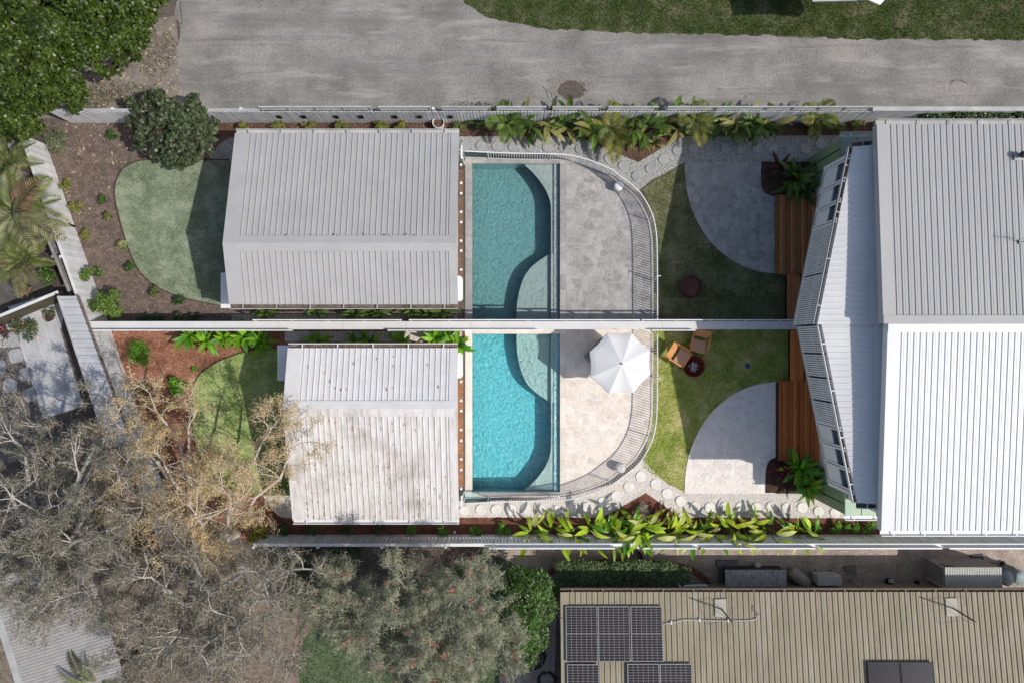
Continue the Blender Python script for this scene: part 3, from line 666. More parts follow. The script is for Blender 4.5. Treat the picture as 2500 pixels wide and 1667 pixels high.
# ---------------------------------------------------------------- sheds
def shed(s, x0, label, mr, mr2, group, eave_hi, eave_lo):
    x1 = -1.92; yr = 3.40; ya = 1.31; yb = 7.53; zr, za, zb = 3.6, 3.0, 2.42
    T = lambda p: mir(p, s)
    t = thing('shed', label, 'shed', ((x0 + x1) / 2, Y0 + s * (4.4 - Y0), 0), group)
    off = tuple(-c for c in t.location)
    def add(mb, n, m, par=t, sm=False): return mb.mirror(s).shift(*off).build(n, m, par, sm)
    w = MB()
    prof = [(ya + .3, 0), (yb - .3, 0), (yb - .3, 2.3), (yr, 3.45), (ya + .3, 2.9)]
    b = len(w.v)
    for X in (x0 + .45, x1 - .2): w.v += [(X, y, z) for y, z in prof]
    w.f += [[0, 1, 2, 3, 4], [9, 8, 7, 6, 5]] + [[i, 5 + i, 5 + (i + 1) % 5, (i + 1) % 5] for i in range(5)]
    add(w, 'wall', M_white)
    bg = .50; be = .26
    r1 = ribbed((x0 + bg, ya, za), (x1 - be, ya, za), (x1 - be, yr, zr), (x0 + bg, yr, zr), .205, .034, .022)
    add(r1, 'roof_slope', mr)
    r2 = ribbed((x0 + bg, yb, zb), (x1 - be, yb, zb), (x1 - be, yr, zr), (x0 + bg, yr, zr), .205, .034, .022)
    add(r2, 'roof_slope', mr2)
    for (y, z, mm) in ((ya, za, mr), (yb, zb, mr2)):
        sg = 1 if y > yr else -1; e = .03
        pts = [(x0 + bg + .02, y, z + e), (x0, y, z + e), (x0, yr, zr + e), (x0 + bg + .02, yr, zr + e)]
        pts2 = [(x1, y, z + e), (x1 - be - .02, y, z + e), (x1 - be - .02, yr, zr + e), (x1, yr, zr + e)]
        if sg < 0: pts = pts[::-1]; pts2 = pts2[::-1]
        add(MB().slab(pts, .14), 'barge_flashing', mm); add(MB().slab(pts2, .14), 'barge_flashing', mm)
        sl = (zr - z) / abs(y - yr); wc = .27
        pr = [(x0 + .008, yr, zr + .05), (x1 - .008, yr, zr + .05), (x1 - .008, yr + sg * wc, zr - sl * wc + .046), (x0 + .008, yr + sg * wc, zr - sl * wc + .046)]
        if sg < 0: pr = pr[::-1]
        add(MB().slab(pr[::-1], .012), 'ridge_cap', mm)
    def G(y, z, sg):
        p = T((x0, y, z)); q = T((x1, y, z)); p = [p[i] + off[i] for i in range(3)]; q = [q[i] + off[i] for i in range(3)]
        return gutter(t, p, q, (0, sg * s), M_offwhite if s > 0 else M_white, step=1.3, dark=M_shadowgap if (sg < 0) else None)
    G(ya, za - .03, -1); G(yb, zb - .03, 1)
    # small lean-to box at the garden end and hood at the pool end
    yb1 = 1.22; 
    add(MB().box(x0 - .18, 1.87, 1.96, 1.02, 1.30, .05), 'side_cupboard_lid', M_white); add(MB().box(x0 - .16, 1.87, .965, .94, 1.22, 1.93), 'side_cupboard', M_white)
    add(MB().prism([(x1 - .15, 1.5), (x1 + .0, 1.5), (x1 + .07, 1.58), (x1 + .07, 2.35), (x1 + .0, 2.45), (x1 - .15, 2.45)], 1.3, 1.4), 'window_hood', M_white)
    add(MB().box(x1 + .02, 7.15, 1.2, .06, .5, .05).box(x1 + .05, 6.95, .6, .05, .05, 1.2), 'gate_post', M_white)
    return t
shed(1, -10.02, 'long shed with clean ribbed roof dimmed to grey beside the dimmed pool', M_roof_u, M_roof_u, 'garden sheds', 0, 0)
sl = shed(-1, -7.94, 'shorter shed with stained white ribbed roof beside the turquoise pool', M_roof_l, M_roof_ld, 'garden sheds', 0, 0)
# timber deck strip and round lights between shed and pool
for s, mw, w in ((1, M_deck_u, 'dimmed grey roofed'), (-1, M_deck_l, 'white roofed')):
    d = thing('timber_deck', 'narrow timber deck with round white lights beside the %s shed' % w, 'deck', mir((-1.98, 4.3, 0), s), 'shed decks')
    off = tuple(-c for c in d.location)
    y = 1.55 if s > 0 else 1.5; i = 0
    while y < 6.65:
        MB().box(-2.08, y + .065, .19, .36, .126, .03).mirror(s).shift(*off).build('deck_board', mw, d); y += .132
    MB().box(-2.08, 4.1, .087, .30, 5.0, .174).mirror(s).shift(*off).build('joist', M_dark, d)
    ly = [(833.5 - v) / SP for v in ((406, 450, 475, 520, 545, 590, 614, 660) if s > 0 else ())] or [2 * Y0 - (833.5 - v) / SP for v in (930, 976, 1001, 1047, 1073, 1118, 1144, 1190)]
    lm = MB().lathe([(.052, 0), (.055, .02), (.05, .035), (.03, .04)], 16).mesh('round_light', M_white, True)
    for yy in ly: inst('round_light', lm, d, Vector(mir((-1.99, yy, .205), s)) + Vector(off))
# fallen rust stains / litter on the lower shed's roof
stn = MB(); r = random.Random(4)
for _ in range(120):
    y = -6.35 + 3.9 * r.random() ** 1.6; x = r.choice([-7.44 + (i + .5) * .2 for i in range(26)]) - .035; z = 3.6 - (-2.32 - y) * .285 + .012
    stn.box(x, y, z, r.uniform(.008, .02), r.uniform(.02, .12), .006)
for _ in range(14):
    y = r.uniform(-2.0, -.5); x = r.choice([-7.44 + (i + .5) * .2 for i in range(26)]) - .04; z = 3.6 - (y + 2.32) * .287 + .012
    stn.box(x, y, z, r.uniform(.015, .035), r.uniform(.04, .12), .006)
tag(stn.build('roof_leaf_litter', M_rust), 'rusty leaf debris along ribs of the white shed roof', 'leaf litter', kind='stuff')

db = MB(); r = random.Random(14)
for u in (762, 775, 783, 815, 823, 888, 933, 939, 945, 985, 992, 700, 1010):
    p = P(u + r.uniform(-4, 4), 576 + r.uniform(-5, 1), 3.6); db.box(p[0], p[1], 3.6 - (p[1] - 3.40) * .287 + .03, r.uniform(.02, .05), r.uniform(.03, .07), .02, r.uniform(0, 3))
tag(db.build('roof_leaf_litter', M_dark), 'few dark leaf scraps below the ridge of the grey shed roof', 'leaf litter', kind='stuff')
# ---------------------------------------------------------------- paling fences
def paling_fence(label, a, b, h, m, spacing, face, group, cap=True, vents=(), drop=0.0, name='paling_fence', w=None, rails=True, mcap=None):
    """face: +1 if palings are on the left of a->b seen from above, else -1"""
    a = Vector((*a, 0)); b = Vector((*b, 0)); L = (b - a).length; d = (b - a) / L; ang = math.atan2(d.y, d.x); n = Vector((-d.y, d.x, 0)) * face
    t = thing(name, label, 'fence', a, group)
    w = w or spacing * .78; k = int(L / spacing)
    me = MB().box(0, 0, h / 2, w, .02, h).mesh('paling', m)
    rr = random.Random(int(L * 10))
    for i in range(k):
        p = d * ((i + .5) * spacing) + n * .035
        inst('paling', me, t, (p.x, p.y, .03 + rr.uniform(-.01, .012)), (rr.uniform(-.006, .006), rr.uniform(-.006, .006), ang))
    c = d * (L / 2)
    if rails:
        for z in (.35, h - .25):
            MB().box(c.x, c.y, z, L, .045, .08, ang).build('rail', m, t)
    if cap: MB().box(c.x + n.x * .02, c.y + n.y * .02, h + .06, L, .11, .03, ang).build('cap_rail', mcap or m, t)
    pm = MB().box(0, 0, (h + .1) / 2, .09, .09, h + .1).mesh('post', m)
    for i in range(int(L / 2.4) + 1):
        p = d * min(i * 2.4, L) - n * .07; inst('post', pm, t, p, (0, 0, ang))
    return t
# lane fence: tops with slatted screens where the leafy bed stands
lane_y = P2(0, 300)[1]
ft = paling_fence('grey white paling fence along the laneway', (P2(118, 0, 1.5)[0], P2(0, 270, 1.52)[1]), (21.5, P2(0, 268, 1.52)[1]), 1.42, M_paling_up, .128, -1, 'boundary fences', cap=False)
lane_w = P2(0, 269, 1.5)[1]
def screen(t, x0, x1, y, z0, z1, m, yoff):
    """slatted privacy screen on top of a fence: frame, slats and stays"""
    o = t.location; mb = MB()
    mb.box((x0 + x1) / 2 - o.x, y - o.y, z1 - .02, x1 - x0, .045, .045).box((x0 + x1) / 2 - o.x, y - o.y, z0 + .02, x1 - x0, .035, .035)
    for x in np.linspace(x0, x1, max(2, int((x1 - x0) / .75))): mb.box(x - o.x, y - o.y, (z0 + z1) / 2, .04, .05, z1 - z0)
    f = mb.build('screen_frame', m, t); sl_ = MB()
    for z in np.arange(z0 + .06, z1 - .05, .055): sl_.box((x0 + x1) / 2 - o.x, y - o.y, z, x1 - x0 - .02, .012, .03)
    x = x0 + .06
    while x < x1 - .03: sl_.box(x - o.x, y - o.y + .014, (z0 + z1) / 2, .022, .012, z1 - z0 - .06); x += .11
    sl_.build('screen_slats', m, f)
for ua, ub in ((635, 903), (926, 1049), (1078, 1196), (1214, 1332), (1350, 1468), (1486, 1605), (1630, 1748), (1752, 1872), (1875, 2130)):
    screen(ft, P2(ua, 0, 1.75)[0], P2(ub, 0, 1.75)[0], lane_w + .01, 1.46, 1.86, M_offwhite, 0)
MB().box((P2(2135, 0, 1.7)[0] + 21.5) / 2 - ft.location.x, lane_w + .02 - ft.location.y, 1.56, 21.5 - P2(2135, 0, 1.7)[0], .16, .05).build('cap_rail', M_offwhite, ft)
MB().box((P2(118, 0, 1.5)[0] + P2(635, 0, 1.5)[0]) / 2 - ft.location.x, lane_w - ft.location.y, 1.50, P2(635, 0, 1.5)[0] - P2(118, 0, 1.5)[0], .09, .035).build('cap_rail', M_offwhite, ft)
vm = MB().box(0, 0, 0, .17, .03, .34).mesh('vent_panel', M_dark)
for u in (683, 742, 822, 882, 965, 1025, 1100): inst('vent_panel', vm, ft, (P2(u, 0, .8)[0] - ft.location.x, -.055, .85))

# lower fence
fl = paling_fence('pale paling fence beneath the bright big leaved plants', (P2(640, 0, .5)[0], P2(0, 1331, 1.5)[1]), (21.5, P2(0, 1331, 1.5)[1]), 1.42, M_paling_lo, .132, 1, 'boundary fences', mcap=M_white)
low_w = P2(0, 1332, 1.5)[1]
for ua, ub in ((1195, 1500), (1572, 1700), (1720, 1990), (2010, 2300), (2320, 2540)):
    screen(fl, P2(ua, 0, 1.75)[0], P2(ub, 0, 1.75)[0], low_w - .03, 1.5, 1.74, M_white, 0)
# left fences
ptop = lambda u, v: P2(u, v, 1.5)
paling_fence('grey board fence beside the palm at the left of the dark mulch', ptop(52, 330), ptop(213, 791), 1.5, M_paling_up, .125, 1, 'boundary fences', name='board_fence', w=.121)
paling_fence('white board fence beside the red mulch garden', ptop(215, 797), ptop(395, 1335), 1.5, mat('white_fence_board', lin(226, 228, 232), lin(206, 208, 212), rough=.6, scale=2, fine=.08, objrnd=.06), .125, 1, 'boundary fences', name='board_fence', w=.121)

# ---------------------------------------------------------------- party wall between the homes
def perf_mat():
    m = bpy.data.materials.new('perforated_white_screen'); m.use_nodes = True; nt = m.node_tree; N = nt.nodes; L = nt.links
    bs = N['Principled BSDF']; bs.inputs['Base Color'].default_value = (.72, .72, .72, 1); bs.inputs['Roughness'].default_value = .5
    geo = N.new('ShaderNodeNewGeometry'); vo = N.new('ShaderNodeTexVoronoi'); vo.inputs['Scale'].default_value = 16; vo.inputs['Randomness'].default_value = 0.0
    L.new(geo.outputs['Position'], vo.inputs['Vector'])
    lt = N.new('ShaderNodeMath'); lt.operation = 'LESS_THAN'; lt.inputs[1].default_value = .36; L.new(vo.outputs['Distance'], lt.inputs[0])
    tr = N.new('ShaderNodeBsdfTransparent'); mx = N.new('ShaderNodeMixShader')
    L.new(lt.outputs[0], mx.inputs[0]); L.new(bs.outputs[0], mx.inputs[1]); L.new(tr.outputs[0], mx.inputs[2])
    L.new(mx.outputs[0], N['Material Output'].inputs['Surface']); return m
M_perf = perf_mat()
wx0, wx1 = P2(212, 0, 1.4)[0], P2(2000, 0, 1.4)[0]
pw = thing('party_wall', 'long white wall dividing the two back yards', 'wall', (wx0, .60, 0))
MB().box((wx1 - wx0) / 2, 0, .68, wx1 - wx0, .26, 1.36).build('wall_core', M_wallcap, pw)
x = 0; i = 0
while x < wx1 - wx0 - .1:
    L_ = min(2.4, wx1 - wx0 - x)
    MB().box(x + L_ / 2, 0, 1.385, L_ - .006, .30, .05).build('cap_panel', M_wallcap, pw); x += 2.4
def wall_screen(ua, ub, dy, z1=1.78):
    xa, xb = P2(ua, 0, 1.5)[0] - wx0, P2(ub, 0, 1.5)[0] - wx0
    fr = MB(); fr.box((xa + xb) / 2, dy, z1, xb - xa, .04, .035)
    f = fr.build('screen_rail', M_white, pw)
    MB().box((xa + xb) / 2, dy, (1.47 + z1) / 2, xb - xa - .02, .006, z1 - 1.47 - .03).build('perforated_panel', M_perf, f)
    n = max(2, int((xb - xa) / .95)); pm = MB().box(0, 0, 0, .05, .05, z1 - 1.2).mesh('screen_post', M_white)
    for q in np.linspace(xa + .04, xb - .04, n): inst('screen_post', pm, f, (q, dy, (z1 + 1.2) / 2))
for a_, b_ in ((216, 711), (948, 1316), (1590, 1695)): wall_screen(a_, b_, -.185, 1.66)
for a_, b_ in ((620, 980), (1290, 1560), (1565, 1995)): wall_screen(a_, b_, .195, 1.66)
for a_, b_ in ((1000, 1290),): wall_screen(a_, b_, .195, 1.72)

# ---------------------------------------------------------------- pool fences
for s, lab in ((1, 'curved white picket pool fence around the dimmed stone deck'), (-1, 'curved white picket pool fence around the cream stone deck')):
    base = [mir(p, s) for p in fence_base_u]; o0 = base[0]
    t = thing('pool_fence', lab, 'fence', (*o0, 0), 'pool fences')
    loc = [(p[0] - o0[0], p[1] - o0[1]) for p in base]
    q = resample(loc, .10)
    top = MB(); bot = MB()
    top.tube([(p[0], p[1], 1.05) for p in q[::2]] + [(q[-1][0], q[-1][1], 1.05)], .024, 8); bot.tube([(p[0], p[1], .11) for p in q[::2]] + [(q[-1][0], q[-1][1], .11)], .017, 6)
    top.build('top_rail', M_white, t, True); bot.build('bottom_rail', M_white, t, True)
    bm_ = MB().tube([(0, 0, .11), (0, 0, 1.05)], .0145, 6).mesh('picket', M_white)
    for i, p in enumerate(q):
        if i < 11: continue
        inst('picket', bm_, t, (p[0], p[1], 0))
    pm = MB().box(0, 0, .53, .045, .045, 1.06).mesh('post', M_white)
    for i in list(range(10, len(q), 24)): inst('post', pm, t, (q[i][0], q[i][1], 0))
    gp = MB().tube([(0, 0, 0), (0, 0, 1.22)], .022, 8).box(0, 0, 1.2, .16, .03, .05).mesh('gate_latch', M_white)
    gq = [p for p in loc if abs(P2(0, 675)[1] - (Y0 + s * (p[1] + o0[1] - Y0))) < .3]
    inst('gate_latch', gp, t, ((gq[0][0] if gq else loc[-1][0]) + .02, s * (P2(0, 675, 1.05)[1] - (Y0 + s * (o0[1] - Y0))), 0))
    gm = bpy.data.materials.get('clear_glass_panel')
    if not gm:
        gm = bpy.data.materials.new('clear_glass_panel'); gm.use_nodes = True; N = gm.node_tree.nodes; Lk = gm.node_tree.links
        N.remove(N['Principled BSDF']); tr = N.new('ShaderNodeBsdfTransparent'); tr.inputs[0].default_value = (.72, .9, .89, 1); gl = N.new('ShaderNodeBsdfGlossy'); gl.inputs['Roughness'].default_value = .02
        mx = N.new('ShaderNodeMixShader'); mx.inputs[0].default_value = .12; Lk.new(tr.outputs[0], mx.inputs[1]); Lk.new(gl.outputs[0], mx.inputs[2]); Lk.new(mx.outputs[0], N['Material Output'].inputs['Surface'])
    a = q[1]; b = q[10]; MB().box((a[0] + b[0]) / 2, (a[1] + b[1]) / 2, .58, .98, .012, .9, math.atan2(b[1] - a[1], b[0] - a[0])).build('glass_pane', gm, t)

# ---------------------------------------------------------------- duplex house
def house(s, dx, label, mroof, mgreen_roof, yeave, screen_ext):
    t = thing('townhouse', label, 'house', (14 + dx, Y0 + s * 3, 0), 'duplex homes')
    off = (-t.location.x + dx, -t.location.y, 0)
    def add(mb, n, m, par=t, sm=False): return mb.mirror(s).shift(*off).build(n, m, par, sm)
    def gut(a, b, out, par=t, **k):
        a = mir(a, s); b = mir(b, s); return gutter(par, [a[i] + off[i] for i in range(3)], [b[i] + off[i] for i in range(3)], (out[0], out[1] * s), M_offwhite if s > 0 else M_white, **k)
    xr = 11.44; X1 = 19.0; zr, ze = 6.5, 6.08; ye = yeave
    add(MB().box((11.75 + X1) / 2, (Y0 + .004 + ye - .35) / 2, 3.0, X1 - 11.75, ye - .35 - Y0 - .008, 6.0), 'wall', M_white)
    gw = MB(); gx = 11.62
    gw.v = [(gx, Y0 + .004, 5.4), (gx, ye - .3, 5.4), (gx, ye - .3, 6.0), (gx, Y0 + .004, 6.38), (gx + .12, Y0 + .004, 5.4), (gx + .12, ye - .3, 5.4), (gx + .12, ye - .3, 6.0), (gx + .12, Y0 + .004, 6.38)]
    gw.f = [[3, 2, 1, 0], [4, 5, 6, 7], [0, 1, 5, 4], [2, 3, 7, 6], [1, 2, 6, 5], [3, 0, 4, 7]]
    add(gw, 'gable_wall', M_offwhite)
    add(ribbed((xr + .36, ye, ze), (X1, ye, ze), (X1, Y0 + .002, zr), (xr + .36, Y0 + .002, zr), .192, .028, .022), 'roof_slope', mroof)
    e = .03
    add(MB().slab([(xr + .38, ye, ze + e), (xr, ye, ze + e), (xr, Y0 + .002, zr + e), (xr + .38, Y0 + .002, zr + e)], .30), 'barge_flashing', mroof)
    sl_ = (zr - ze) / (ye - Y0)
    rc = .26
    add(MB().slab([(xr + .006, Y0 + .002, zr + .05), (xr + .006, Y0 + rc, zr + .046 - sl_ * rc), (X1, Y0 + rc, zr + .046 - sl_ * rc), (X1, Y0 + .002, zr + .05)][::-1], .012), 'ridge_cap', mroof)
    gut((xr + .03, ye, ze - .02), (X1, ye, ze - .02), (0, 1), w=.16, step=1.0)
    # verandah roof
    A = Vector((9.85, Y0 + .002, 5.42)); B = Vector((11.0, 6.27, 5.42)); xi = 11.60; zi = 5.70
    add(ribbed(A, B, (xi, B.y, zi), (xi, A.y, zi), .200, .026, .018), 'verandah_roof', M_roof_aw)
    nrm = Vector((-(B.y - A.y), (B.x - A.x), 0)).normalized()
    gut(tuple(A + Vector((0, 0, -.02))), tuple(B + Vector((0, 0, -.02))), (nrm.x, nrm.y), w=.11, step=1.5, dark=M_shadowgap)
    gut((11.0, 6.28, 5.42), (11.62, 6.28, 5.46), (0, 1), w=.16, step=9, name='end_gutter', dark=M_shadowgap)
    add(MB().slab([(11.40, Y0 + .002, 5.715), (11.40, 6.25, 5.715), (11.62, 6.25, 5.725), (11.62, Y0 + .002, 5.725)][::-1], .006), 'wall_flashing', M_roof_aw)
    # balcony
    dv = Vector((B.x - A.x, B.y - A.y, 0)).normalized(); ang = math.atan2(dv.y, dv.x)
    def at(y, inset=0.0): f = (y - A.y) / (B.y - A.y); return (A.x + (B.x - A.x) * f - nrm.x * inset, y - nrm.y * inset)
    fl_ = [at(Y0 + .003), at(6.05), (11.75, 6.05), (11.75, Y0 + .003)]
    add(MB().prism(fl_, 3.22, 3.42), 'balcony_floor', M_offwhite)
    yS = 3.9; bays = [3.9, 4.55, 5.22, 5.95]
    for a_, b_ in zip(bays, bays[1:]):
        p0, p1, p2, p3 = at(a_ + .03, .005), at(b_ - .03, .005), at(b_ - .03, .05), at(a_ + .03, .05)
        add(MB().prism([p0, p1, p2, p3], 3.43, 4.46), 'parapet_panel', M_white)
        p0, p1, p2, p3 = at(a_ + .03, .052), at(b_ - .03, .052), at(b_ - .03, .30), at(a_ + .03, .30)
        add(MB().prism([p0, p1, p2, p3], 4.30, 4.42), 'planter_ledge', M_offwhite)
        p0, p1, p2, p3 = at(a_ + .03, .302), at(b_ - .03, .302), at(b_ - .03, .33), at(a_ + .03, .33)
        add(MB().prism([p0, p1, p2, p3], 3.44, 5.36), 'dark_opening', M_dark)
    for y in bays:
        for q in (-.045, .045):
            p = at(y + q, -.03); add(MB().box(p[0], p[1], 4.40, .055, .045, 1.96, ang), 'post', M_white)
    p0, p1, p2, p3 = at(5.99, 0), at(6.12, 0), at(6.12, .7), at(5.99, .7)
    add(MB().prism([p0, p1, p2, p3], 3.2, 5.38), 'end_wall', M_white)
    # batten screen
    sc_mb = MB()
    def leaf(pa, pb, name='batten_screen'):
        pa = Vector((*pa, 0)); pb = Vector((*pb, 0)); L = (pb - pa).length; d = (pb - pa) / L; g_ = math.atan2(d.y, d.x); c = (pa + pb) / 2
        for z in (3.47, 4.42, 5.33): f = add(MB().box(c.x, c.y, z, L, .03, .05, g_), 'screen_rail', M_white)
        k = max(3, int(L / .074)); bt = MB().box(0, 0, 4.40, .048, .022, 1.90).mesh('batten', M_white)
        for i in range(k):
            p = pa + d * (L * (i + .5) / k); q = mir((p.x - nrm.x * -.028, p.y - nrm.y * -.028), s)
            inst('batten', bt, f, (q[0] + off[0], q[1] + off[1], 0), (0, 0, g_ * s))
    if s > 0:
        leaf(at(Y0 + .02), at(2.2)); leaf(at(2.24), at(3.86))
    else:
        ycur = Y0 + .02; leaf(at(ycur), at(1.45))
        for a_, b_ in ((1.5, 2.25), (2.3, 3.05), (3.1, 3.85)):
            leaf(at(a_), at(b_)); 
            pa = at(b_); pb = at(a_ + .25, .42); leaf(pa, pb)
    # ground floor
    add(MB().box(11.86, 6.55, 1.47, .30, 1.35, 2.94), 'clad_wall', M_green)
    for y in (5.98, 6.42, 6.86): add(MB().box(11.70, y, 1.45, .022, .03, 2.86), 'cladding_joint', mat('dark_green_joint', lin(52, 66, 48), rough=.7))
    gr = [(11.66, 5.55), (11.66, 7.24), (13.1, 7.24), (13.1, 5.55)]
    add(MB().prism(gr, 2.95, 3.03), 'lower_roof', mgreen_roof)
    for x in (12.25, 12.95): add(MB().box(x, 6.4, 3.04, .03, 1.66, .03), 'roof_seam', mgreen_roof)
    gut((11.66, 7.25, 3.02), (13.1, 7.25, 3.02), (0, 1), w=.14, step=.9)
    add(MB().box(12.5, 6.4, 1.47, 1.0, 1.6, 2.92), 'lower_wall', M_green)
    dy0, dy1 = 4.35, 5.82
    add(MB().box(11.80, (dy0 + dy1) / 2, 1.5, .06, dy1 - dy0, 2.3), 'glass_door', M_glass_dark)
    fr = MB(); fr.box(11.79, dy0, 1.5, .09, .06, 2.4).box(11.79, dy1, 1.5, .09, .06, 2.4).box(11.79, (dy0 + dy1) / 2, 2.7, .09, dy1 - dy0, .07).box(11.78, (dy0 + dy1) / 2, .36, .10, dy1 - dy0, .05)
    add(fr, 'door_frame', M_white)
    add(MB().box(11.86, (Y0 + dy0) / 2, 1.6, .08, dy0 - Y0 - .1, 3.1), 'back_glazing', M_glass_dark)
    wlm = MB().tube([(0, 0, 0), (-.16, .07, -.12)], .035, 8).tube([(0, 0, 0), (-.16, -.07, -.12)], .035, 8).box(.03, 0, .0, .05, .1, .1)
    wo = wlm.shift(11.62, 6.15, 2.1); add(wo, 'spot_light', M_white, sm=False)
    # roof penetrations
    return t, off
hu, offu = house(1, 0.0, 'upper half of the two storey duplex with roof dimmed to grey', M_roof_hu, M_green_u, 6.80, 0)
hl, offl = house(-1, 0.14, 'bright white roofed lower half of the two storey duplex', M_roof_hl, M_green_l, 7.01, 0)
# roof antenna and vent at the right edge of the grey roof
av = thing('roof_antenna', 'small skeletal antenna on the grey main roof', 'antenna', (*P2(2494, 591, 6.4), 6.35))
ab = MB().tube([(0, 0, 0), (0, 0, .7)], .012, 5).tube([(-.35, .02, .62), (.35, -.02, .62)], .008, 5)
for i in range(6): ab.tube([(-.3 + i * .12, -.14, .62), (-.3 + i * .12, .14, .62)], .005, 4)
ab.build('boom', M_galv, av); MB().box(0, 0, .02, .12, .12, .04).build('foot', M_galv, av)
vt = thing('roof_vent', 'dark capped vent pipe on the grey main roof', 'vent', (*P2(2497, 378, 6.4), 6.22))
MB().lathe([(.06, -.02), (.06, .16)], 14).build('pipe', M_galv, vt); MB().lathe([(.10, .15), (.11, .2), (.03, .26)], 14).build('cowl', M_black, vt); MB().box(0, 0, .02, .3, .26, .012).build('flashing', M_offwhite, vt)

# ---------------------------------------------------------------- timber steps and walkway
for s, mw, w, sh in ((1, M_wood_u, 'dimmed brown timber steps and walkway up to the upper home', 0), (-1, M_wood_l, 'red cedar steps and walkway up to the lower home', .13)):
    t = thing('timber_steps', w, 'steps', (10.9 + sh, Y0 + s * 2.5, 0), 'timber steps')
    off = (-t.location.x + sh, -t.location.y, 0)
    ux = [1891, 1914, 1937, 1960, 1982]; ya, yb = P2(0, 671)[1], P2(0, 478)[1]
    nose = mat('dimmed_nosing', lin(150, 104, 66), lin(132, 90, 56), rough=.5, scale=6, stretch=(6, 1, 1), fine=.1) if s > 0 else mat('cedar_nosing', lin(206, 116, 60), lin(190, 100, 48), rough=.5, scale=6, stretch=(6, 1, 1), fine=.1)  # upper nosing is the lower one dimmed in colour
    for i in range(4):
        x0 = P2(ux[i], 0)[0]; x1 = P2(ux[i + 1], 0)[0]; z = .16 + .13 * i; wd = (x1 - x0) / 3
        tr = MB().box((x0 + x1) / 2, (ya + yb) / 2, (z - .04) / 2, x1 - x0, yb - ya - .02, z - .045).mirror(s).shift(*off).build('riser', mat('dark_riser', lin(70, 44, 28), lin(88, 56, 36), rough=.7, scale=6), t)
        for k in range(3):
            MB().box(x0 + wd * (k + .5) - (.02 if k == 0 else 0), (ya + yb) / 2, z - (0 if k else -.004), wd - .012 + (.03 if k == 0 else 0), yb - ya, .04).mirror(s).shift(*off).build('nosing_board' if k == 0 else 'tread_board', nose if k == 0 else mw, t)
    xa, xb = P2(1915, 0)[0], P2(1981, 0)[0]; n = 6
    for k in range(n):
        wd = (xb - xa) / n; z = .27 if k < 3 else .40
        MB().box(xa + wd * (k + .5), (Y0 + .10 + ya) / 2, z, wd - .008, ya - Y0 - .11, .035).mirror(s).shift(*off).build('walk_board', mw, t)
    MB().box((xa + xb) / 2, (Y0 + .1 + ya) / 2, .12, xb - xa - .04, ya - Y0 - .2, .24).mirror(s).shift(*off).build('bearer', M_dark, t)
# ---------------------------------------------------------------- parasol, table, stools
zu = 2.05
cx, cy = P2(1516, 887, 2.25)
um = thing('parasol', 'round white eight panelled parasol over the cream pool deck', 'parasol', (cx, cy, .04))
R = 1.18; canopy = MB(); rot = math.radians(22.5) + .03
ring_n = 8; sub = 8; rings = 7; ctr = 0
canopy.v.append((0, 0, 2.40))
for k in range(1, rings + 1):
    f = k / rings
    for i in range(ring_n * sub):
        a = rot + 2 * math.pi * i / (ring_n * sub); ph = (i % sub) / sub
        sag = math.sin(math.pi * ph); rr = R * f * (1 - .105 * sag * (.35 + .65 * f))
        z = 2.40 - .34 * f ** 1.12 - .045 * sag * f + (0 if k < rings else -.02)
        canopy.v.append((rr * math.cos(a), rr * math.sin(a), z))
N_ = ring_n * sub
for i in range(N_): canopy.f.append([0, 1 + i, 1 + (i + 1) % N_])
for k in range(rings - 1):
    for i in range(N_):
        j = (i + 1) % N_; canopy.f.append([1 + k * N_ + i, 1 + (k + 1) * N_ + i, 1 + (k + 1) * N_ + j, 1 + k * N_ + j])
cp = canopy.build('canopy', M_canvas, um, False)
val = MB(); b0 = 1 + (rings - 1) * N_
for i in range(N_):
    p = canopy.v[b0 + i]; q = canopy.v[b0 + (i + 1) % N_]
    val.quad(p, q, (q[0] * 1.012, q[1] * 1.012, q[2] - .14), (p[0] * 1.012, p[1] * 1.012, p[2] - .14))
val.build('valance', M_canvas, cp)
for i in range(8):
    a = rot + 2 * math.pi * i / 8
    MB().tube([(.03 * math.cos(a), .03 * math.sin(a), 2.37), (R * .985 * math.cos(a), R * .985 * math.sin(a), 2.03)], .009, 5).build('rib', M_teak, um)
MB().tube([(0, 0, .05), (0, 0, 2.42)], .022, 10).build('pole', M_teak, um)
MB().lathe([(.03, 2.395), (.035, 2.43), (.02, 2.47), (.005, 2.49)], 14).build('finial', M_galv, um)
MB().lathe([(.27, 0), (.27, .05), (.25, .07), (.05, .09), (.04, .3)], 28).build('base', M_galv, um, True)
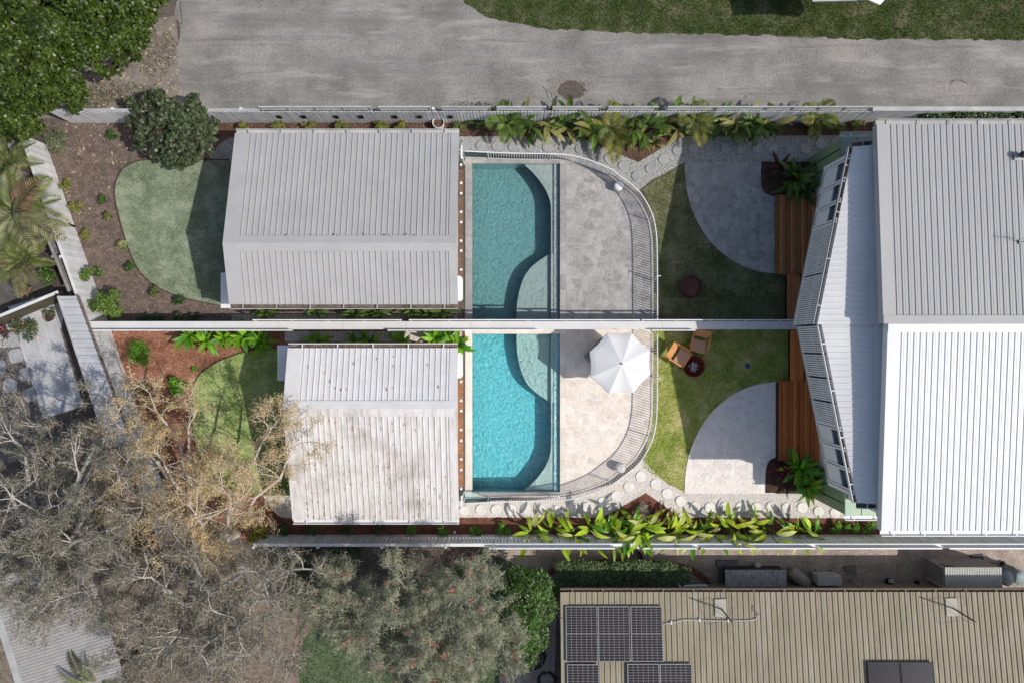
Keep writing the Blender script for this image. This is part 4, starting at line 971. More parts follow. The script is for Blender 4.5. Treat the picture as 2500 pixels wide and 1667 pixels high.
# low square table, mostly under the parasol
tx, ty = P2(1470, 868, .4)
tb = thing('low_table', 'low square slatted grey table half hidden under the parasol', 'table', (tx - .02, ty, .04), rz=math.radians(47))
M_tab = mat('weathered_table_timber', lin(150, 138, 128), lin(126, 116, 108), rough=.7, scale=6, objrnd=.15)
for i in range(8): MB().box(0, -.42 + i * .12, .42, .98, .112, .025).build('slat', M_tab, tb)
MB().box(0, -.47, .40, 1.0, .03, .06).box(0, .47, .40, 1.0, .03, .06).box(-.49, 0, .40, .03, .94, .06).box(.49, 0, .40, .03, .94, .06).build('rim', M_galv, tb)
for sx in (-1, 1):
    for sy in (-1, 1): MB().box(sx * .45, sy * .43, .19, .05, .05, .38).build('leg', M_galv, tb)
M_ceram = mat('white_glazed_ceramic', (.74, .74, .73), (.70, .70, .69), rough=.3, scale=4)
for (u, v, lab) in ((1504, 459, 'white ribbed drum stool inside the upper pool fence'), (1508, 1139, 'white ribbed drum stool inside the lower pool fence')):
    t = thing('drum_stool', lab, 'stool', P(u + 4 * (1 if u else 0), v, .04), 'drum stools')
    MB().lathe([(.15, 0), (.165, .06), (.185, .22), (.18, .36), (.168, .40)], 48, flute=.05, nf=18).build('body', M_ceram, t, True)
    MB().lathe([(.172, .398), (.176, .42), (.15, .445), (.06, .452), (.01, .454)], 40).build('seat_top', M_ceram, t, True)
# ---------------------------------------------------------------- fire bowls
t = thing('fire_bowl', 'dark red fire bowl covered by a domed steel lid', 'fire pit', P(1682, 703, .02), 'fire bowls')
MB().lathe([(.16, 0), (.30, .06), (.40, .2), (.42, .32)], 40).build('bowl', M_rustdark, t, True)
MB().lathe([(.425, .32), (.415, .345), (.34, .385), (.22, .41), (.1, .425), (.02, .43)], 40).build('lid', M_rustdark, t, True)
MB().lathe([(.03, .43), (.035, .45), (.02, .465)], 14).build('lid_knob', M_rustdark, t, True)
t = thing('fire_bowl', 'open rust red fire bowl full of ash and logs beside the chairs', 'fire pit', P(1690, 893, .02), 'fire bowls')
bw = MB().lathe([(.16, 0), (.30, .06), (.40, .2), (.425, .32)], 44)
bw.f.pop()
bw2 = MB().lathe([(.425, .32), (.40, .325), (.37, .22), (.28, .12), (.12, .09), (.01, .085)], 44)
bw.build('bowl', M_rustdark, t, True); bw2.build('bowl_inside', M_rustbowl, t, True)
r = random.Random(5)
for i in range(26):
    a = r.uniform(0, 6.28); d = r.uniform(0, .17)
    MB().box(0, 0, 0, r.uniform(.13, .26), r.uniform(.04, .08), r.uniform(.03, .06)).build('log', M_ash, t).matrix_local = Matrix.Translation((d * math.cos(a), d * math.sin(a), .16 + i * .006)) @ Matrix.Rotation(r.uniform(0, 6.28), 4, 'Z') @ Matrix.Rotation(r.uniform(-.2, .2), 4, 'Y')
# ---------------------------------------------------------------- garden chairs
def chair(u, v, rz, label):
    t = thing('sling_chair', label, 'chair', P(u, v, .02), 'teak sling chairs', rz=rz); t.scale = (1.12, 1.12, 1.05)
    # local: seat front towards -Y
    for sx in (-1, 1):
        x = sx * .27
        MB().tube([(x, -.36, .36), (x, .10, .30), (x, .40, .62)], .018, 6).build('side_rail', M_teak, t)
        MB().tube([(x * 1.06, -.34, .0), (x * 1.06, .16, .46)], .018, 6).build('front_leg', M_teak, t); MB().tube([(x * 1.06, .38, .0), (x * 1.06, -.06, .40)], .018, 6).build('rear_leg', M_teak, t)
        MB().box(x * 1.1, .0, .50, .05, .5, .025).build('armrest', M_teak, t)
    MB().box(0, -.355, .36, .56, .04, .035).build('front_bar', M_teak, t); MB().box(0, .40, .62, .58, .035, .045).build('top_bar', M_teak, t)
    MB().slab([(-.245, -.34, .375), (.245, -.34, .375), (.245, .06, .325), (-.245, .06, .325)], .02).build('seat', M_sling, t)
    MB().slab([(-.245, .13, .345), (.245, .13, .345), (.245, .24, .445), (-.245, .24, .445)], .02).build('lower_back_strip', M_dark, t) if False else None
    bk = MB()
    for i in range(5):
        y0_, y1_ = .17 + i * .046, .17 + (i + 1) * .046; f = lambda y: .345 + (y - .12) * 1.02 + .0
        bk.slab([(-.25, y0_, f(y0_)), (.25, y0_, f(y0_)), (.25, y1_, f(y1_)), (-.25, y1_, f(y1_))], .02)
    bk.build('backrest', mat('teak_back_panel', lin(222, 160, 108), lin(206, 144, 92), rough=.6, scale=6), t)
chair(1703, 834, math.radians(-14), 'teak sling chair against the white dividing wall')
chair(1652, 866, math.radians(58), 'teak sling chair beside the curved pool fence')
t = thing('blue_disc', 'small blue plastic disc lying on the lower lawn', 'toy', P(1825, 893, .03))
MB().lathe([(.10, 0), (.105, .012), (.10, .022), (.085, .026)], 24).build('rim', mat('blue_plastic', lin(58, 88, 132), lin(48, 76, 118), rough=.5), t); MB().lathe([(.086, .018), (.02, .021)], 20).build('face', MATS['blue_plastic'], t)
t = thing('planter_pot', 'white round pot rim in the bed above the grey shed', 'pot', P(1073, 308, .0))
pt_ = MB().lathe([(.17, 0), (.20, .1), (.225, .46), (.225, .5)], 32); pt_.f.pop(); pt_.build('pot', M_white, t, True)
pr = MB().lathe([(.228, .5), (.205, .505), (.20, .42)], 32); pr.f.pop(); pr.build('rim', M_white, t, True)
MB().lathe([(.20, .40), (.01, .41)], 24).build('soil', MATS['dimmed_bed_mulch'], t)
t = thing('whirly_vent', 'small grey dome peeping above the grey shed gutter', 'vent', P(877, 324, 1.6)); MB().lathe([(.03, -1.6), (.03, .1), (.13, .12), (.12, .2), (.05, .26)], 18).build('dome', M_galv, t, True)
t = thing('white_ball_light', 'tiny white garden light in the lower fence bed', 'light', P(1111, 1294, 0)); MB().tube([(0, 0, 0), (0, 0, .25)], .015, 6).build('stake', M_galv, t); MB().lathe([(.01, .25), (.05, .27), (.05, .31), (.01, .33)], 14).build('lamp', M_white, t, True)

# ---------------------------------------------------------------- neighbour's house, lower right
nx0, nye, nze = P2(1368, 0, 2.3)[0], P2(0, 1444, 2.3)[1], 2.3
nb = thing('neighbour_house', 'low neighbouring house with long tan ribbed roof and solar panels', 'house', (nx0, nye, 0))
sl_n = .16; yr_n = -7.0
MB().box(8.8, -3.9, 1.08, 16.8, 7.0, 2.16).build('wall', mat('tan_wall', lin(150, 140, 122), rough=.8), nb)
ribbed((.26, 0, nze), (18.5, 0, nze), (18.5, yr_n, nze - yr_n * sl_n), (.26, yr_n, nze - yr_n * sl_n), .203, .036, .020).build('roof_slope', M_roof_tan, nb)
MB().slab([(0, 0, nze + .03), (0, yr_n, nze - yr_n * sl_n + .03), (.28, yr_n, nze - yr_n * sl_n + .03), (.28, 0, nze + .03)], .16).build('barge_flashing', M_roof_tan, nb)
gutter(nb, (0, .0, nze - .02), (18.5, .0, nze - .02), (0, 1), mat('tan_gutter', lin(136, 128, 112), lin(120, 112, 98), rough=.6, scale=4), w=.10, step=1.15, dark=mat('rusty_gutter', lin(88, 58, 46), lin(112, 88, 74), rough=.8, scale=6))
def roof_z(y): return nze - (y - nye) * sl_n
M_cell = mat('dark_solar_cell', lin(54, 50, 54), lin(42, 39, 44), rough=.3, spec=.2, scale=5, objrnd=.1)
M_cell2 = mat('blue_black_solar_cell', lin(26, 26, 40), lin(33, 33, 48), rough=.3, spec=.15, scale=5)
M_back = mat('panel_backsheet', lin(176, 172, 172), rough=.3)
M_back2 = mat('dark_panel_backsheet', lin(46, 46, 58), rough=.4, spec=.15)
def panel(u, v, label, mc, mbk, cols=6, rows=20, w=77.5, h=129, frame=M_galv):
    x0, y0 = P2(u, v, 2.62); W = w / SP * .912; Hh = h / SP * .912
    y0 = y0; t = thing('solar_panel', label, 'solar panel', (x0, y0, roof_z(y0) + .11), 'rooftop solar panels'); t.rotation_euler = (-math.atan(sl_n), 0, 0)
    t.rotation_euler = (math.atan(-sl_n), 0, 0)
    MB().box(W / 2, -Hh / 2, 0, W - .02, Hh - .02, .02).build('backsheet', mbk, t)
    f = MB().box(W / 2, -.012, .006, W, .024, .036).box(W / 2, -Hh + .012, .006, W, .024, .036).box(.012, -Hh / 2, .006, .024, Hh - .05, .036).box(W - .012, -Hh / 2, .006, .024, Hh - .05, .036); f.build('frame', frame, t)
    c = MB(); cw = (W - .06) / cols; chh = (Hh - .07) / rows
    for i in range(cols):
        for j in range(rows):
            yy = -.03 - chh * (j + .5) - (.012 if j >= rows / 2 else 0)
            c.box(.03 + cw * (i + .5), yy, .012, cw - .011, chh - .010, .004)
    tag(c.build('solar_cells', mc, t), kind='stuff')
    for xx in (.2, W - .2): MB().box(xx, -Hh * .5, -.05, .04, Hh * .9, .06).build('mount_rail', M_galv, t)
lab = ['left', 'middle', 'right']
for i, u in enumerate((1381, 1460, 1540)): panel(u, 1482, 'solar panel, %s one of the upper row of three on the tan roof' % lab[i], M_cell, M_back)
panel(1383, 1615, 'lone solar panel under the left end of the upper row', M_cell, M_back); panel(1529, 1614, 'solar panel, left one of the lower pair near the tan roof edge', M_cell, M_back); panel(1608, 1614, 'solar panel, right one of the lower pair on the tan roof', M_cell, M_back)
panel(2112, 1610, 'blue black solar panel, left of the dark pair', M_cell2, M_back2, cols=1, rows=14, w=78, frame=M_black); panel(2192, 1610, 'blue black solar panel, right of the dark pair', M_cell2, M_back2, cols=1, rows=14, w=80, frame=M_black)
def mast(u, v, label, gz):
    x, y = P2(u, v, 2.6); z = roof_z(y); t = thing('roof_mast', label, 'antenna mast', (x, y, z), 'guyed roof masts')
    MB().tube([(0, 0, 0), (0, 0, 1.4)], .028, 7).build('pole', mat('rusty_brown_pole', lin(108, 98, 80), lin(88, 78, 62), rough=.7, scale=8), t)
    for k, (dx, dy) in enumerate(((-.4, .4), (.55, -.5), (-.5, -.55), (.45, .4))):
        MB().tube([(0, 0, 1.1), (dx, dy, -dy * sl_n)], .006, 4).build('guy_wire', M_galv, t)
    MB().box(0, 0, .02, .16, .2, .03).build('foot_plate', M_galv, t)
    s_ = MB().box(-.02, .02, .052, .42, .62, .012); o = s_.build('base_sheet', mat('clear_roof_sheet', lin(180, 177, 166), lin(166, 161, 144), rough=.5), t); o.rotation_euler = (-math.atan(sl_n), 0, 0)
mast(1764, 1489, 'guyed pole mast on the tan roof beside the solar panels', 0); mast(2332, 1487, 'guyed pole mast on the right part of the tan roof', 0)
cd = thing('roof_conduit', 'white conduit snaking across the tan roof from the solar panels', 'conduit', (0, 0, 0))
cpts = [(1620, 1524), (1650, 1519), (1680, 1514), (1740, 1516), (1800, 1516), (1838, 1515), (1852, 1508), (1858, 1494), (1860, 1487)]
def rp(u, v, h=.07):
    x, y = P2(u, v, 2.6); return (x, y, roof_z(y) + h)
MB().tube([rp(u, v, .07 + (.25 if v < 1500 else 0)) for u, v in smooth_pts(cpts, 4)], .017, 7).build('pipe', M_offwhite, cd, True)
for u, v in ((1640, 1521), (1710, 1515), (1780, 1516)): p = rp(u, v, .04); MB().box(p[0], p[1], p[2], .05, .12, .06).build('saddle', M_white, cd)

# things in the neighbour's side yard
def tt(name, label, cat, u, v, z=0, rz=0, group=None, top=None):
    x, y = P2(u, v, z if top is None else top); return thing(name, label, cat, (x, y, z), group, rz)
M_sleep = mat('dark_sleeper', lin(112, 112, 116), lin(92, 92, 98), rough=.8, scale=5, fine=.2, objrnd=.15)
for i, v in enumerate((1373, 1391, 1412, 1431)):
    t = tt('timber_sleeper', '%s dark sleeper in the stack left of the corrugated lid' % ['topmost', 'second', 'third', 'lowest'][i], 'sleeper', 1774 + (4 if i else 0), v, 0, 0, 'dark sleepers'); MB().box(0, 0, .05, .82 - .2 * (i > 2), .25, .1).build('plank', M_sleep, t)
M_corr = mat('grey_corrugated_sheet', lin(206, 206, 202), lin(160, 160, 156), rough=.7, scale=6, fine=.3, fscale=40)
M_corr2 = mat('pale_corrugated_sheet', lin(204, 204, 196), lin(180, 180, 172), rough=.6, scale=4, fine=.08)
def corr(w, d, pitch, h, z, slope=0.0):
    mb = MB(); n = int(w / pitch) * 4
    for i in range(n + 1):
        x = -w / 2 + w * i / n; zz = z + h * math.sin(i * math.pi / 2)
        mb.v += [(x, d / 2, zz), (x, -d / 2, zz - slope)]
    for i in range(n): mb.f.append([2 * i, 2 * i + 1, 2 * i + 3, 2 * i + 2])
    return mb
t = tt('wood_store', 'low store with weathered corrugated lid against the tan house', 'storage box', 1845, 1410, 0, top=.62); corr(2.36, .64, .098, .022, .62, -.05).build('corrugated_lid', M_corr, t, True); MB().box(0, -.02, .29, 2.2, .62, .56).build('box', mat('dark_blue_store', lin(46, 52, 58), rough=.7), t)
t = tt('gas_cylinder', 'beige tank lying beside the grey box unit', 'tank', 1957, 1414, 0, math.radians(-38), top=.5); 
mb = MB().tube([(-.42, 0, .3), (-.36, 0, .3), (.36, 0, .3), (.42, 0, .3)], [.16, .24, .24, .16], 18); mb.build('tank', mat('beige_enamel', lin(176, 168, 156), lin(160, 152, 142), rough=.5), t, True); MB().box(-.2, 0, .06, .08, .4, .12).box(.2, 0, .06, .08, .4, .12).build('cradle', M_dark, t)
t = tt('air_conditioner', 'boxy pale grey outdoor unit with a sloped top edge', 'air conditioner', 2024, 1414, 0, top=.6); M_ac = mat('grey_enamel', lin(204, 202, 200), lin(186, 184, 182), rough=.5, scale=3)
MB().box(0, -.02, .36, .92, .36, .68).build('cabinet', M_ac, t); MB().box(-.12, .2, .5, .6, .05, .08).build('top_ledge', M_ac, t); MB().box(.46, 0, .3, .02, .2, .3).build('side_grille', M_dark, t)
for k in (-.3, .3): MB().box(k, 0, .01, .1, .4, .04).build('foot', M_black, t)
t = tt('concrete_slab', 'small wedge of broken concrete on the dirt', 'rubble', 2074, 1387, 0); MB().prism([(-.22, .1), (.22, .14), (.22, -.18), (-.1, -.12), (-.24, -.02)], 0, .08).build('slab', mat('rubble_concrete', lin(120, 114, 108), rough=.9, scale=6), t)
t = tt('yard_tap', 'white bent standpipe beside the outdoor unit', 'pipe', 2075, 1420, 0); MB().tube([(0, .1, 0), (0, .1, .5), (.02, .1, .56), (.12, .1, .58), (.14, .1, .52)], .028, 8).build('pipe', M_offwhite, t, True); MB().lathe([(.03, .3), (.05, .32), (.03, .34)], 10, (0, .1, 0)).build('valve', M_galv, t)
t = tt('pump_set', 'small clutter of pump and pipes near the tan gutter', 'pump', 2168, 1417, 0); MB().lathe([(.13, 0), (.14, .12), (.1, .18), (.06, .22)], 18).build('pump_body', M_dark, t, True); MB().tube([(.05, -.05, .15), (.2, -.3, .15)], .03, 8).tube([(.16, 0, .15), (.3, -.25, .15)], .03, 8).build('pipes', M_offwhite, t); MB().box(.02, .06, .2, .18, .12, .12).build('controller', M_ac, t)
t = tt('drain_pipe', 'stub of pale drain pipe under the tan gutter', 'pipe', 2242, 1428, 0); MB().tube([(-.05, .1, .12), (.28, -.14, .12)], .055, 10).build('pipe', M_offwhite, t); MB().lathe([(.1, 0), (.1, .1), (.06, .16)], 14, (-.08, .12, 0)).build('collar', M_dark, t)
t = tt('down_pipe', 'pale elbowed downpipe above the left end of the store', 'pipe', 1700, 1433, 1.8); MB().tube([(-.5, -.1, .1), (-.46, .08, .1), (.32, .1, .1), (.5, -.16, .3)], .05, 9).build('pipe', M_offwhite, t, True); MB().tube([(-.5, -.1, .1), (-.5, -.14, -1.8)], .045, 8).build('lower_pipe', M_offwhite, t)
t = tt('white_bucket', 'small white round tub lid on the dirt', 'bucket', 1846, 1376, 0); MB().lathe([(.09, 0), (.11, .2), (.115, .22)], 20).build('tub', M_offwhite, t, True); MB().lathe([(.12, .215), (.11, .235), (.02, .24)], 20).build('lid', M_offwhite, t, True)
t = tt('paving_tile', 'dark blue grey square tile leaning by the lattice store', 'tile', 2384, 1368, 0, .1); MB().box(0, 0, .05, .5, .5, .04).build('tile', mat('slate_tile', lin(66, 72, 84), lin(56, 62, 74), rough=.6), t)
for i, (u, v) in enumerate(((2460, 1412), (2489, 1408))):
    t = tt('wheelie_bin', '%s grey green lidded bin right of the lattice store' % ['left', 'right'][i], 'bin', u, v, 0, -.5, 'wheelie bins', top=.95); M_bin = mat('grey_green_plastic', lin(150, 162, 162), lin(134, 146, 146), rough=.5)
    MB().prism([(-.22, -.26), (.22, -.26), (.22, .24), (-.22, .24)], .1, .9).build('body', M_bin, t); MB().lathe([(.27, .9), (.28, .94), (.2, .99), (.02, 1.01)], 20).build('lid', M_bin, t, True); MB().tube([(-.2, .28, .9), (.2, .28, .9)], .02, 6).build('handle', M_bin, t)
    for k in (-.2, .2): MB().tube([(k - .03, .2, .1), (k + .03, .2, .1)], .1, 14).build('wheel', M_black, t)
# lattice store
t = thing('lattice_store', 'lattice sided store with pale corrugated roof by the tan house', 'shed', (17.3, -8.9, 0))
M_lat = mat('grey_lattice', lin(196, 186, 176), lin(178, 168, 160), rough=.7, scale=4)
lx0, lx1, ly0, ly1, lz = -1.0, 1.04, -.38, .38, 1.28
MB().box(lx0, ly1, lz / 2, .05, .05, lz).box(lx1, ly1, lz / 2, .05, .05, lz).box(lx0, ly0, lz / 2, .05, .05, lz).box(lx1, ly0, lz / 2, .05, .05, lz).box((lx0 + lx1) / 2, ly1, lz, lx1 - lx0, .05, .05).box(lx0, (ly0 + ly1) / 2, lz, .05, ly1 - ly0, .05).box(lx1, (ly0 + ly1) / 2, lz, .05, ly1 - ly0, .05).build('frame', M_lat, t)
la = MB()
def lath(p, q): la.tube([p, q], .012, 4)
for k in np.arange(-1.5, 2.2, .1):
    for sg in (1, -1):
        a = k; z0_, z1_ = 0.05, lz; # back side
        y0_, y1_ = ly0, ly1
        # left side, plane x = lx0
        ya, yb = y0_ + k, y0_ + k + sg * (z1_ - z0_)
        pts = [(lx0, ya, z0_), (lx0, yb, z1_)]
        t0, t1 = 0.0, 1.0
        for (A_, B_, lo_, hi_) in ((ya, yb, y0_, y1_),):
            if abs(B_ - A_) > 1e-6:
                u0, u1 = sorted(((lo_ - A_) / (B_ - A_), (hi_ - A_) / (B_ - A_))); t0 = max(t0, u0); t1 = min(t1, u1)
        if t1 > t0 + .02: lath((lx0 - sg * .01, ya + (yb - ya) * t0, z0_ + (z1_ - z0_) * t0), (lx0 - sg * .01, ya + (yb - ya) * t1, z0_ + (z1_ - z0_) * t1))
        xa, xb = lx0 + 1 + k, lx0 + 1 + k + sg * (z1_ - z0_); t0, t1 = 0., 1.
        u0, u1 = sorted(((lx0 - xa) / (xb - xa), (lx1 - xa) / (xb - xa))); t0 = max(t0, u0); t1 = min(t1, u1)
        if t1 > t0 + .02: lath((xa + (xb - xa) * t0, ly1 + sg * .01, z0_ + (z1_ - z0_) * t0), (xa + (xb - xa) * t1, ly1 + sg * .01, z0_ + (z1_ - z0_) * t1))
tag(la.build('lattice', M_lat, t), kind='stuff')
corr(2.14, .86, .092, .020, 1.38, -.05).shift(.03, .0).build('corrugated_roof', M_corr2, t, True)
MB().box(.2, -.05, .5, 1.3, .5, 1.0).build('inner_tank', M_dark, t)
MB().box(.03, -.44, 1.33, 2.14, .02, .08).build('fascia', M_galv, t)

struct(MB().sheet(UV([(1150, 1326), (3000, 1326), (3000, 1560), (1370, 1560), (1360, 1460), (1352, 1700), (1210, 1700), (1225, 1560), (1245, 1480), (1250, 1372)]), .003).build('side_yard_dirt', mat('sandy_yard_dirt', lin(156, 142, 132), lin(186, 172, 160), rough=.95, scale=1.6, fine=.3, fscale=13, bump=.6, bscale=40, bdist=.03)))
# brick edging around the hedge
be = thing('brick_edging', 'curved terracotta brick edging around the dark hedge', 'garden edging', P(1420, 1372, 0))
bo = be.location; bm_ = MB().box(0, 0, .05, .085, .20, .1).mesh('brick', M_brick)
for arc in ([(1316, 1408), (1350, 1392), (1400, 1377), (1450, 1370), (1512, 1370)], [(1574, 1372), (1640, 1376), (1690, 1390), (1722, 1412), (1730, 1424)]):
    q = resample(UV(smooth_pts(arc, 6)), .095)
    for i, p in enumerate(q):
        a = q[min(i + 1, len(q) - 1)]; b = q[max(i - 1, 0)]
        inst('brick', bm_, be, (p[0] - bo.x, p[1] - bo.y, random.uniform(-.01, .01)), (0, 0, math.atan2(a[1] - b[1], a[0] - b[0]) + random.uniform(-.04, .04)))
def hose(u, v, r, label, m, turns=9):
    t = tt('hose_coil', label, 'hose', u, v, 0, 0, 'coiled hoses'); rr = random.Random(u)
    pts = []
    for i in range(turns * 20):
        a = i * 2 * math.pi / 20; q = r * (1 - .35 * rr.random() * .3 - .012 * (i / 20)) * (1 + .08 * math.sin(a * 1.07)); pts.append((q * math.cos(a) + .05 * math.sin(i / 31), q * math.sin(a), .02 + .010 * i / 20 + .01 * rr.random()))
    MB().tube(pts, .014, 5).build('hose', m, t, True)
    MB().tube([(r, 0, .03), (r + .12, .08, .03)], .02, 6).build('fitting', M_black, t)
hose(1297, 1603, .50, 'dark green hose coiled beside the glossy bush', mat('dark_green_hose', lin(44, 56, 46), rough=.5)); hose(1540, 1362, .40, 'black hose coiled above the dark hedge', M_black, 7); hose(1332, 1660, .36, 'coiled hose at the bottom edge near the tan roof', MATS['dark_green_hose'], 6)

# neighbour's lawn, worn path and far ground
struct(MB().sheet(ragged(UV([(735, 1520), (830, 1460), (1010, 1420), (1190, 1360), (1250, 1372), (1245, 1480), (1225, 1560), (1215, 1760), (740, 1760), (715, 1640)]), .06, .2), .004).build('neighbour_lawn', M_nlawn))
blades([UV([(735, 1520), (830, 1460), (1010, 1420), (1190, 1360), (1215, 1700), (740, 1700), (715, 1640)])], 420, blademat('blade_nb', lin(84, 104, 70), lin(124, 136, 104)), 'muted green neighbour grass below the flowering tree', h=.06, w=.014, z=.006)
struct(MB().sheet(ragged(UV([(690, 1760), (708, 1640), (720, 1560), (760, 1505), (800, 1480), (806, 1490), (770, 1520), (738, 1565), (728, 1640), (740, 1760)]), .03, .2), .008).build('worn_path', mat('dusty_path', lin(128, 110, 100), lin(150, 134, 124), rough=.95, scale=4, fine=.2)))
struct(MB().sheet(UV([(-200, 1330), (700, 1330), (730, 1480), (690, 1760), (-200, 1760)]), .002).build('bare_yard', mat('dry_leafy_soil', lin(104, 92, 80), lin(146, 134, 120), rough=.95, scale=5, fine=.35, fscale=35, bump=.6)))
chips([UV([(150, 1335), (700, 1335), (720, 1480), (700, 1667), (150, 1667)])], 40, mat('grey_bark_litter', lin(140, 128, 112), lin(176, 164, 150), rough=.9, scale=9, island=.4), 'grey bark litter under the pale trees', L=.08, W=.014, cat='leaf litter')

# ---------------------------------------------------------------- left neighbour
struct(MB().sheet(UV([(-300, 660), (70, 640), (128, 690), (-300, 860)]), .006).build('dark_driveway', mat('dark_driveway_bitumen', lin(84, 80, 78), lin(104, 100, 97), rough=.95, scale=3, fine=.2)))
struct(MB().sheet(UV([(-300, 830), (100, 818), (130, 1010), (60, 1120), (-300, 1200)]), .006).build('dark_pebble_bed', mat('dark_pebble_ground', lin(66, 60, 56), lin(150, 142, 134), rough=.9, scale=24, fine=.5, fscale=50, bump=.8, bscale=45, bdist=.03)))
pebbles('pebble_gravel', [UV([(0, 830), (100, 820), (118, 990), (40, 1010), (0, 1020)])], 420, mat('mixed_dark_pebble', lin(92, 86, 82), lin(168, 160, 152), rough=.7, scale=25, island=.5), 'mixed dark pebbles around the rounded square slabs', size=.028)
struct(MB().sheet(UV([(-200, 862), (-20, 785), (136, 728), (160, 745), (150, 800), (60, 845)]), .012).build('pale_terrace', mat('pale_terrace_concrete', lin(194, 194, 194), lin(176, 176, 178), rough=.85, scale=2, fine=.08)))
ps = bpy.data.objects['dark_pebble_bed']
def rsq(r, n=24):
    out = []
    for k in range(n):
        a = 2 * math.pi * k / n; c, s_ = math.cos(a), math.sin(a); q = (abs(c) ** 4 + abs(s_) ** 4) ** -.25; out.append((r * q * c, r * q * s_))
    return out
sm_ = MB().prism(rsq(.27), 0, .07).mesh('garden_slab', M_conc_u)
for u, v, a in ((35, 826, .1), (41, 868, .2), (66, 913, .15), (27, 941, .0), (76, 962, .4), (-2, 895, .1)): inst('garden_slab', sm_, ps, P(u, v, .01), (0, 0, a))
dk = thing('whitewashed_deck', 'whitewashed board deck left of the narrow ribbed roof', 'deck', P(115, 870, 0)); do = dk.location
dirv = Vector((.30, -.954)); ang = math.atan2(dirv.y, dirv.x); M_ww = mat('whitewashed_board', lin(202, 202, 204), lin(182, 183, 186), rough=.8, scale=3, fine=.1, objrnd=.08)
bmw = MB().box(0, 0, .03, 4.6, .092, .06).mesh('deck_board', M_ww); per = Vector((.954, .30))
for i in range(17): p = per * ((i - 8) * .098); inst('deck_board', bmw, dk, (p.x, p.y, .02), (0, 0, ang))
lr = thing('lean_to', 'narrow white ribbed lean to roof along the boundary fence', 'carport', P(230, 880, 0)); lo_ = lr.location
q = [Vector(P(u, v, 1.95)) - lo_ for u, v in ((140, 723), (262, 1090), (322, 1090), (186, 723))]
for k in (0, 1): q[k].z -= .12
ribbed(q[0], q[1], q[2], q[3], .30, .04, .035).build('roof_sheet', mat('lean_to_steel', lin(206, 207, 210), lin(192, 193, 197), rough=.5, scale=2, fine=.05), lr)
MB().tube([q[0] + Vector((-.05, 0, -.02)), q[1] + Vector((-.05, 0, -.02))], .06, 6).build('edge_beam', M_offwhite, lr)
MB().tube([q[3] + Vector((.06, 0, -.04)), q[2] + Vector((.06, 0, -.04))], .05, 6).build('rusty_gutter', M_shadowgap, lr)
for f in (.06, .5, .94):
    p = q[0].lerp(q[1], f); MB().box(p.x, p.y, .9, .08, .08, 1.76).build('post', M_offwhite, lr)
dfn = paling_fence('capped olive board fence between the driveway and pale terrace', P2(-60, 795, 1.3), P2(142, 712, 1.3), 1.25, mat('olive_board', lin(108, 104, 86), lin(92, 88, 72), rough=.7, scale=3, objrnd=.1), .15, -1, 'boundary fences', mcap=M_paling_up, name='board_fence')
nfn = paling_fence('grey weathered board fence behind the big palm', ptop(10, 335), ptop(165, 712), 1.35, mat('grey_weathered_board', lin(160, 156, 152), lin(138, 134, 130), rough=.85, scale=4, fine=.15, objrnd=.12), .14, 1, 'boundary fences', name='board_fence')
t = tt('terracotta_pot', 'round pot with a withered plant on the pale terrace', 'pot', 128, 774, .02); pt_ = MB().lathe([(.12, 0), (.19, .24), (.2, .28)], 22); pt_.f.pop(); pt_.build('pot', mat('buff_pot', lin(150, 144, 138), lin(134, 126, 118), rough=.8), t, True); MB().lathe([(.18, .2), (.01, .22)], 18).build('soil', M_soil, t)

# neighbour roof, lower left
br = thing('white_ribbed_roof', 'pale corrugated roof showing below the bare trees', 'carport', P(70, 1600, 0)); bo = br.location
d1 = Vector((.953, .303)); d2 = Vector((.303, -.953)); A0 = Vector(P2(-6, 1482, 3.0)) 
kx = 27 / SP / 27 * .9
def bp(a, b, z): return Vector((A0.x + d1.x * a + d2.x * b, A0.y + d1.y * a + d2.y * b, z)) - bo
ribbed(bp(0, -1.0, 3.0), bp(0, 5.0, 3.0), bp(3.7, 5.0, 3.25), bp(3.7, -1.0, 3.25), .115, .02, .028).build('roof_sheet', mat('pale_roof_sheet', lin(182, 178, 174), lin(166, 163, 160), rough=.55, scale=3, fine=.06), br)
MB().slab([bp(-.2, -1.0, 3.03), bp(.05, -1.0, 3.03), bp(.05, 5, 3.03), bp(-.2, 5, 3.03)], .15).build('barge_flashing', M_offwhite, br)
for a, b in ((.1, -.9), (3.5, -.9), (.1, 4.8), (3.5, 4.8)): p = bp(a, b, 0); MB().box(p.x, p.y, 1.48, .09, .09, 2.96).build('post', M_offwhite, br)
# white moulded seat under the trees
t = tt('garden_seat', 'white moulded garden seat with slots under the pale trees', 'chair', 543, 1592, 0, math.radians(24))
M_seat = mat('white_moulded_plastic', lin(178, 180, 184), lin(164, 166, 170), rough=.4)
MB().box(.2, 0, .42, .50, .56, .04).build('seat', M_seat, t); MB().box(-.22, 0, .62, .16, .62, .04).build('backrest', M_seat, t)
MB().box(-.08, 0, .50, .2, .60, .03).build('lower_back', M_seat, t)
for k in (-.2, -.1, .1, .2): MB().box(-.22, k, .645, .04, .03, .01).build('hole', M_black, t)
for k in range(6): MB().box(.42, -.2 + k * .08, .445, .06, .03, .01).build('slot', M_black, t)
MB().box(.22, -.12, .446, .14, .06, .008).box(.16, .16, .446, .1, .04, .008).build('shadow_slot', M_black, t)
for a in (-.15, .4):
    for b in (-.25, .25): MB().box(a, b, .21, .04, .04, .42).build('leg', M_seat, t)

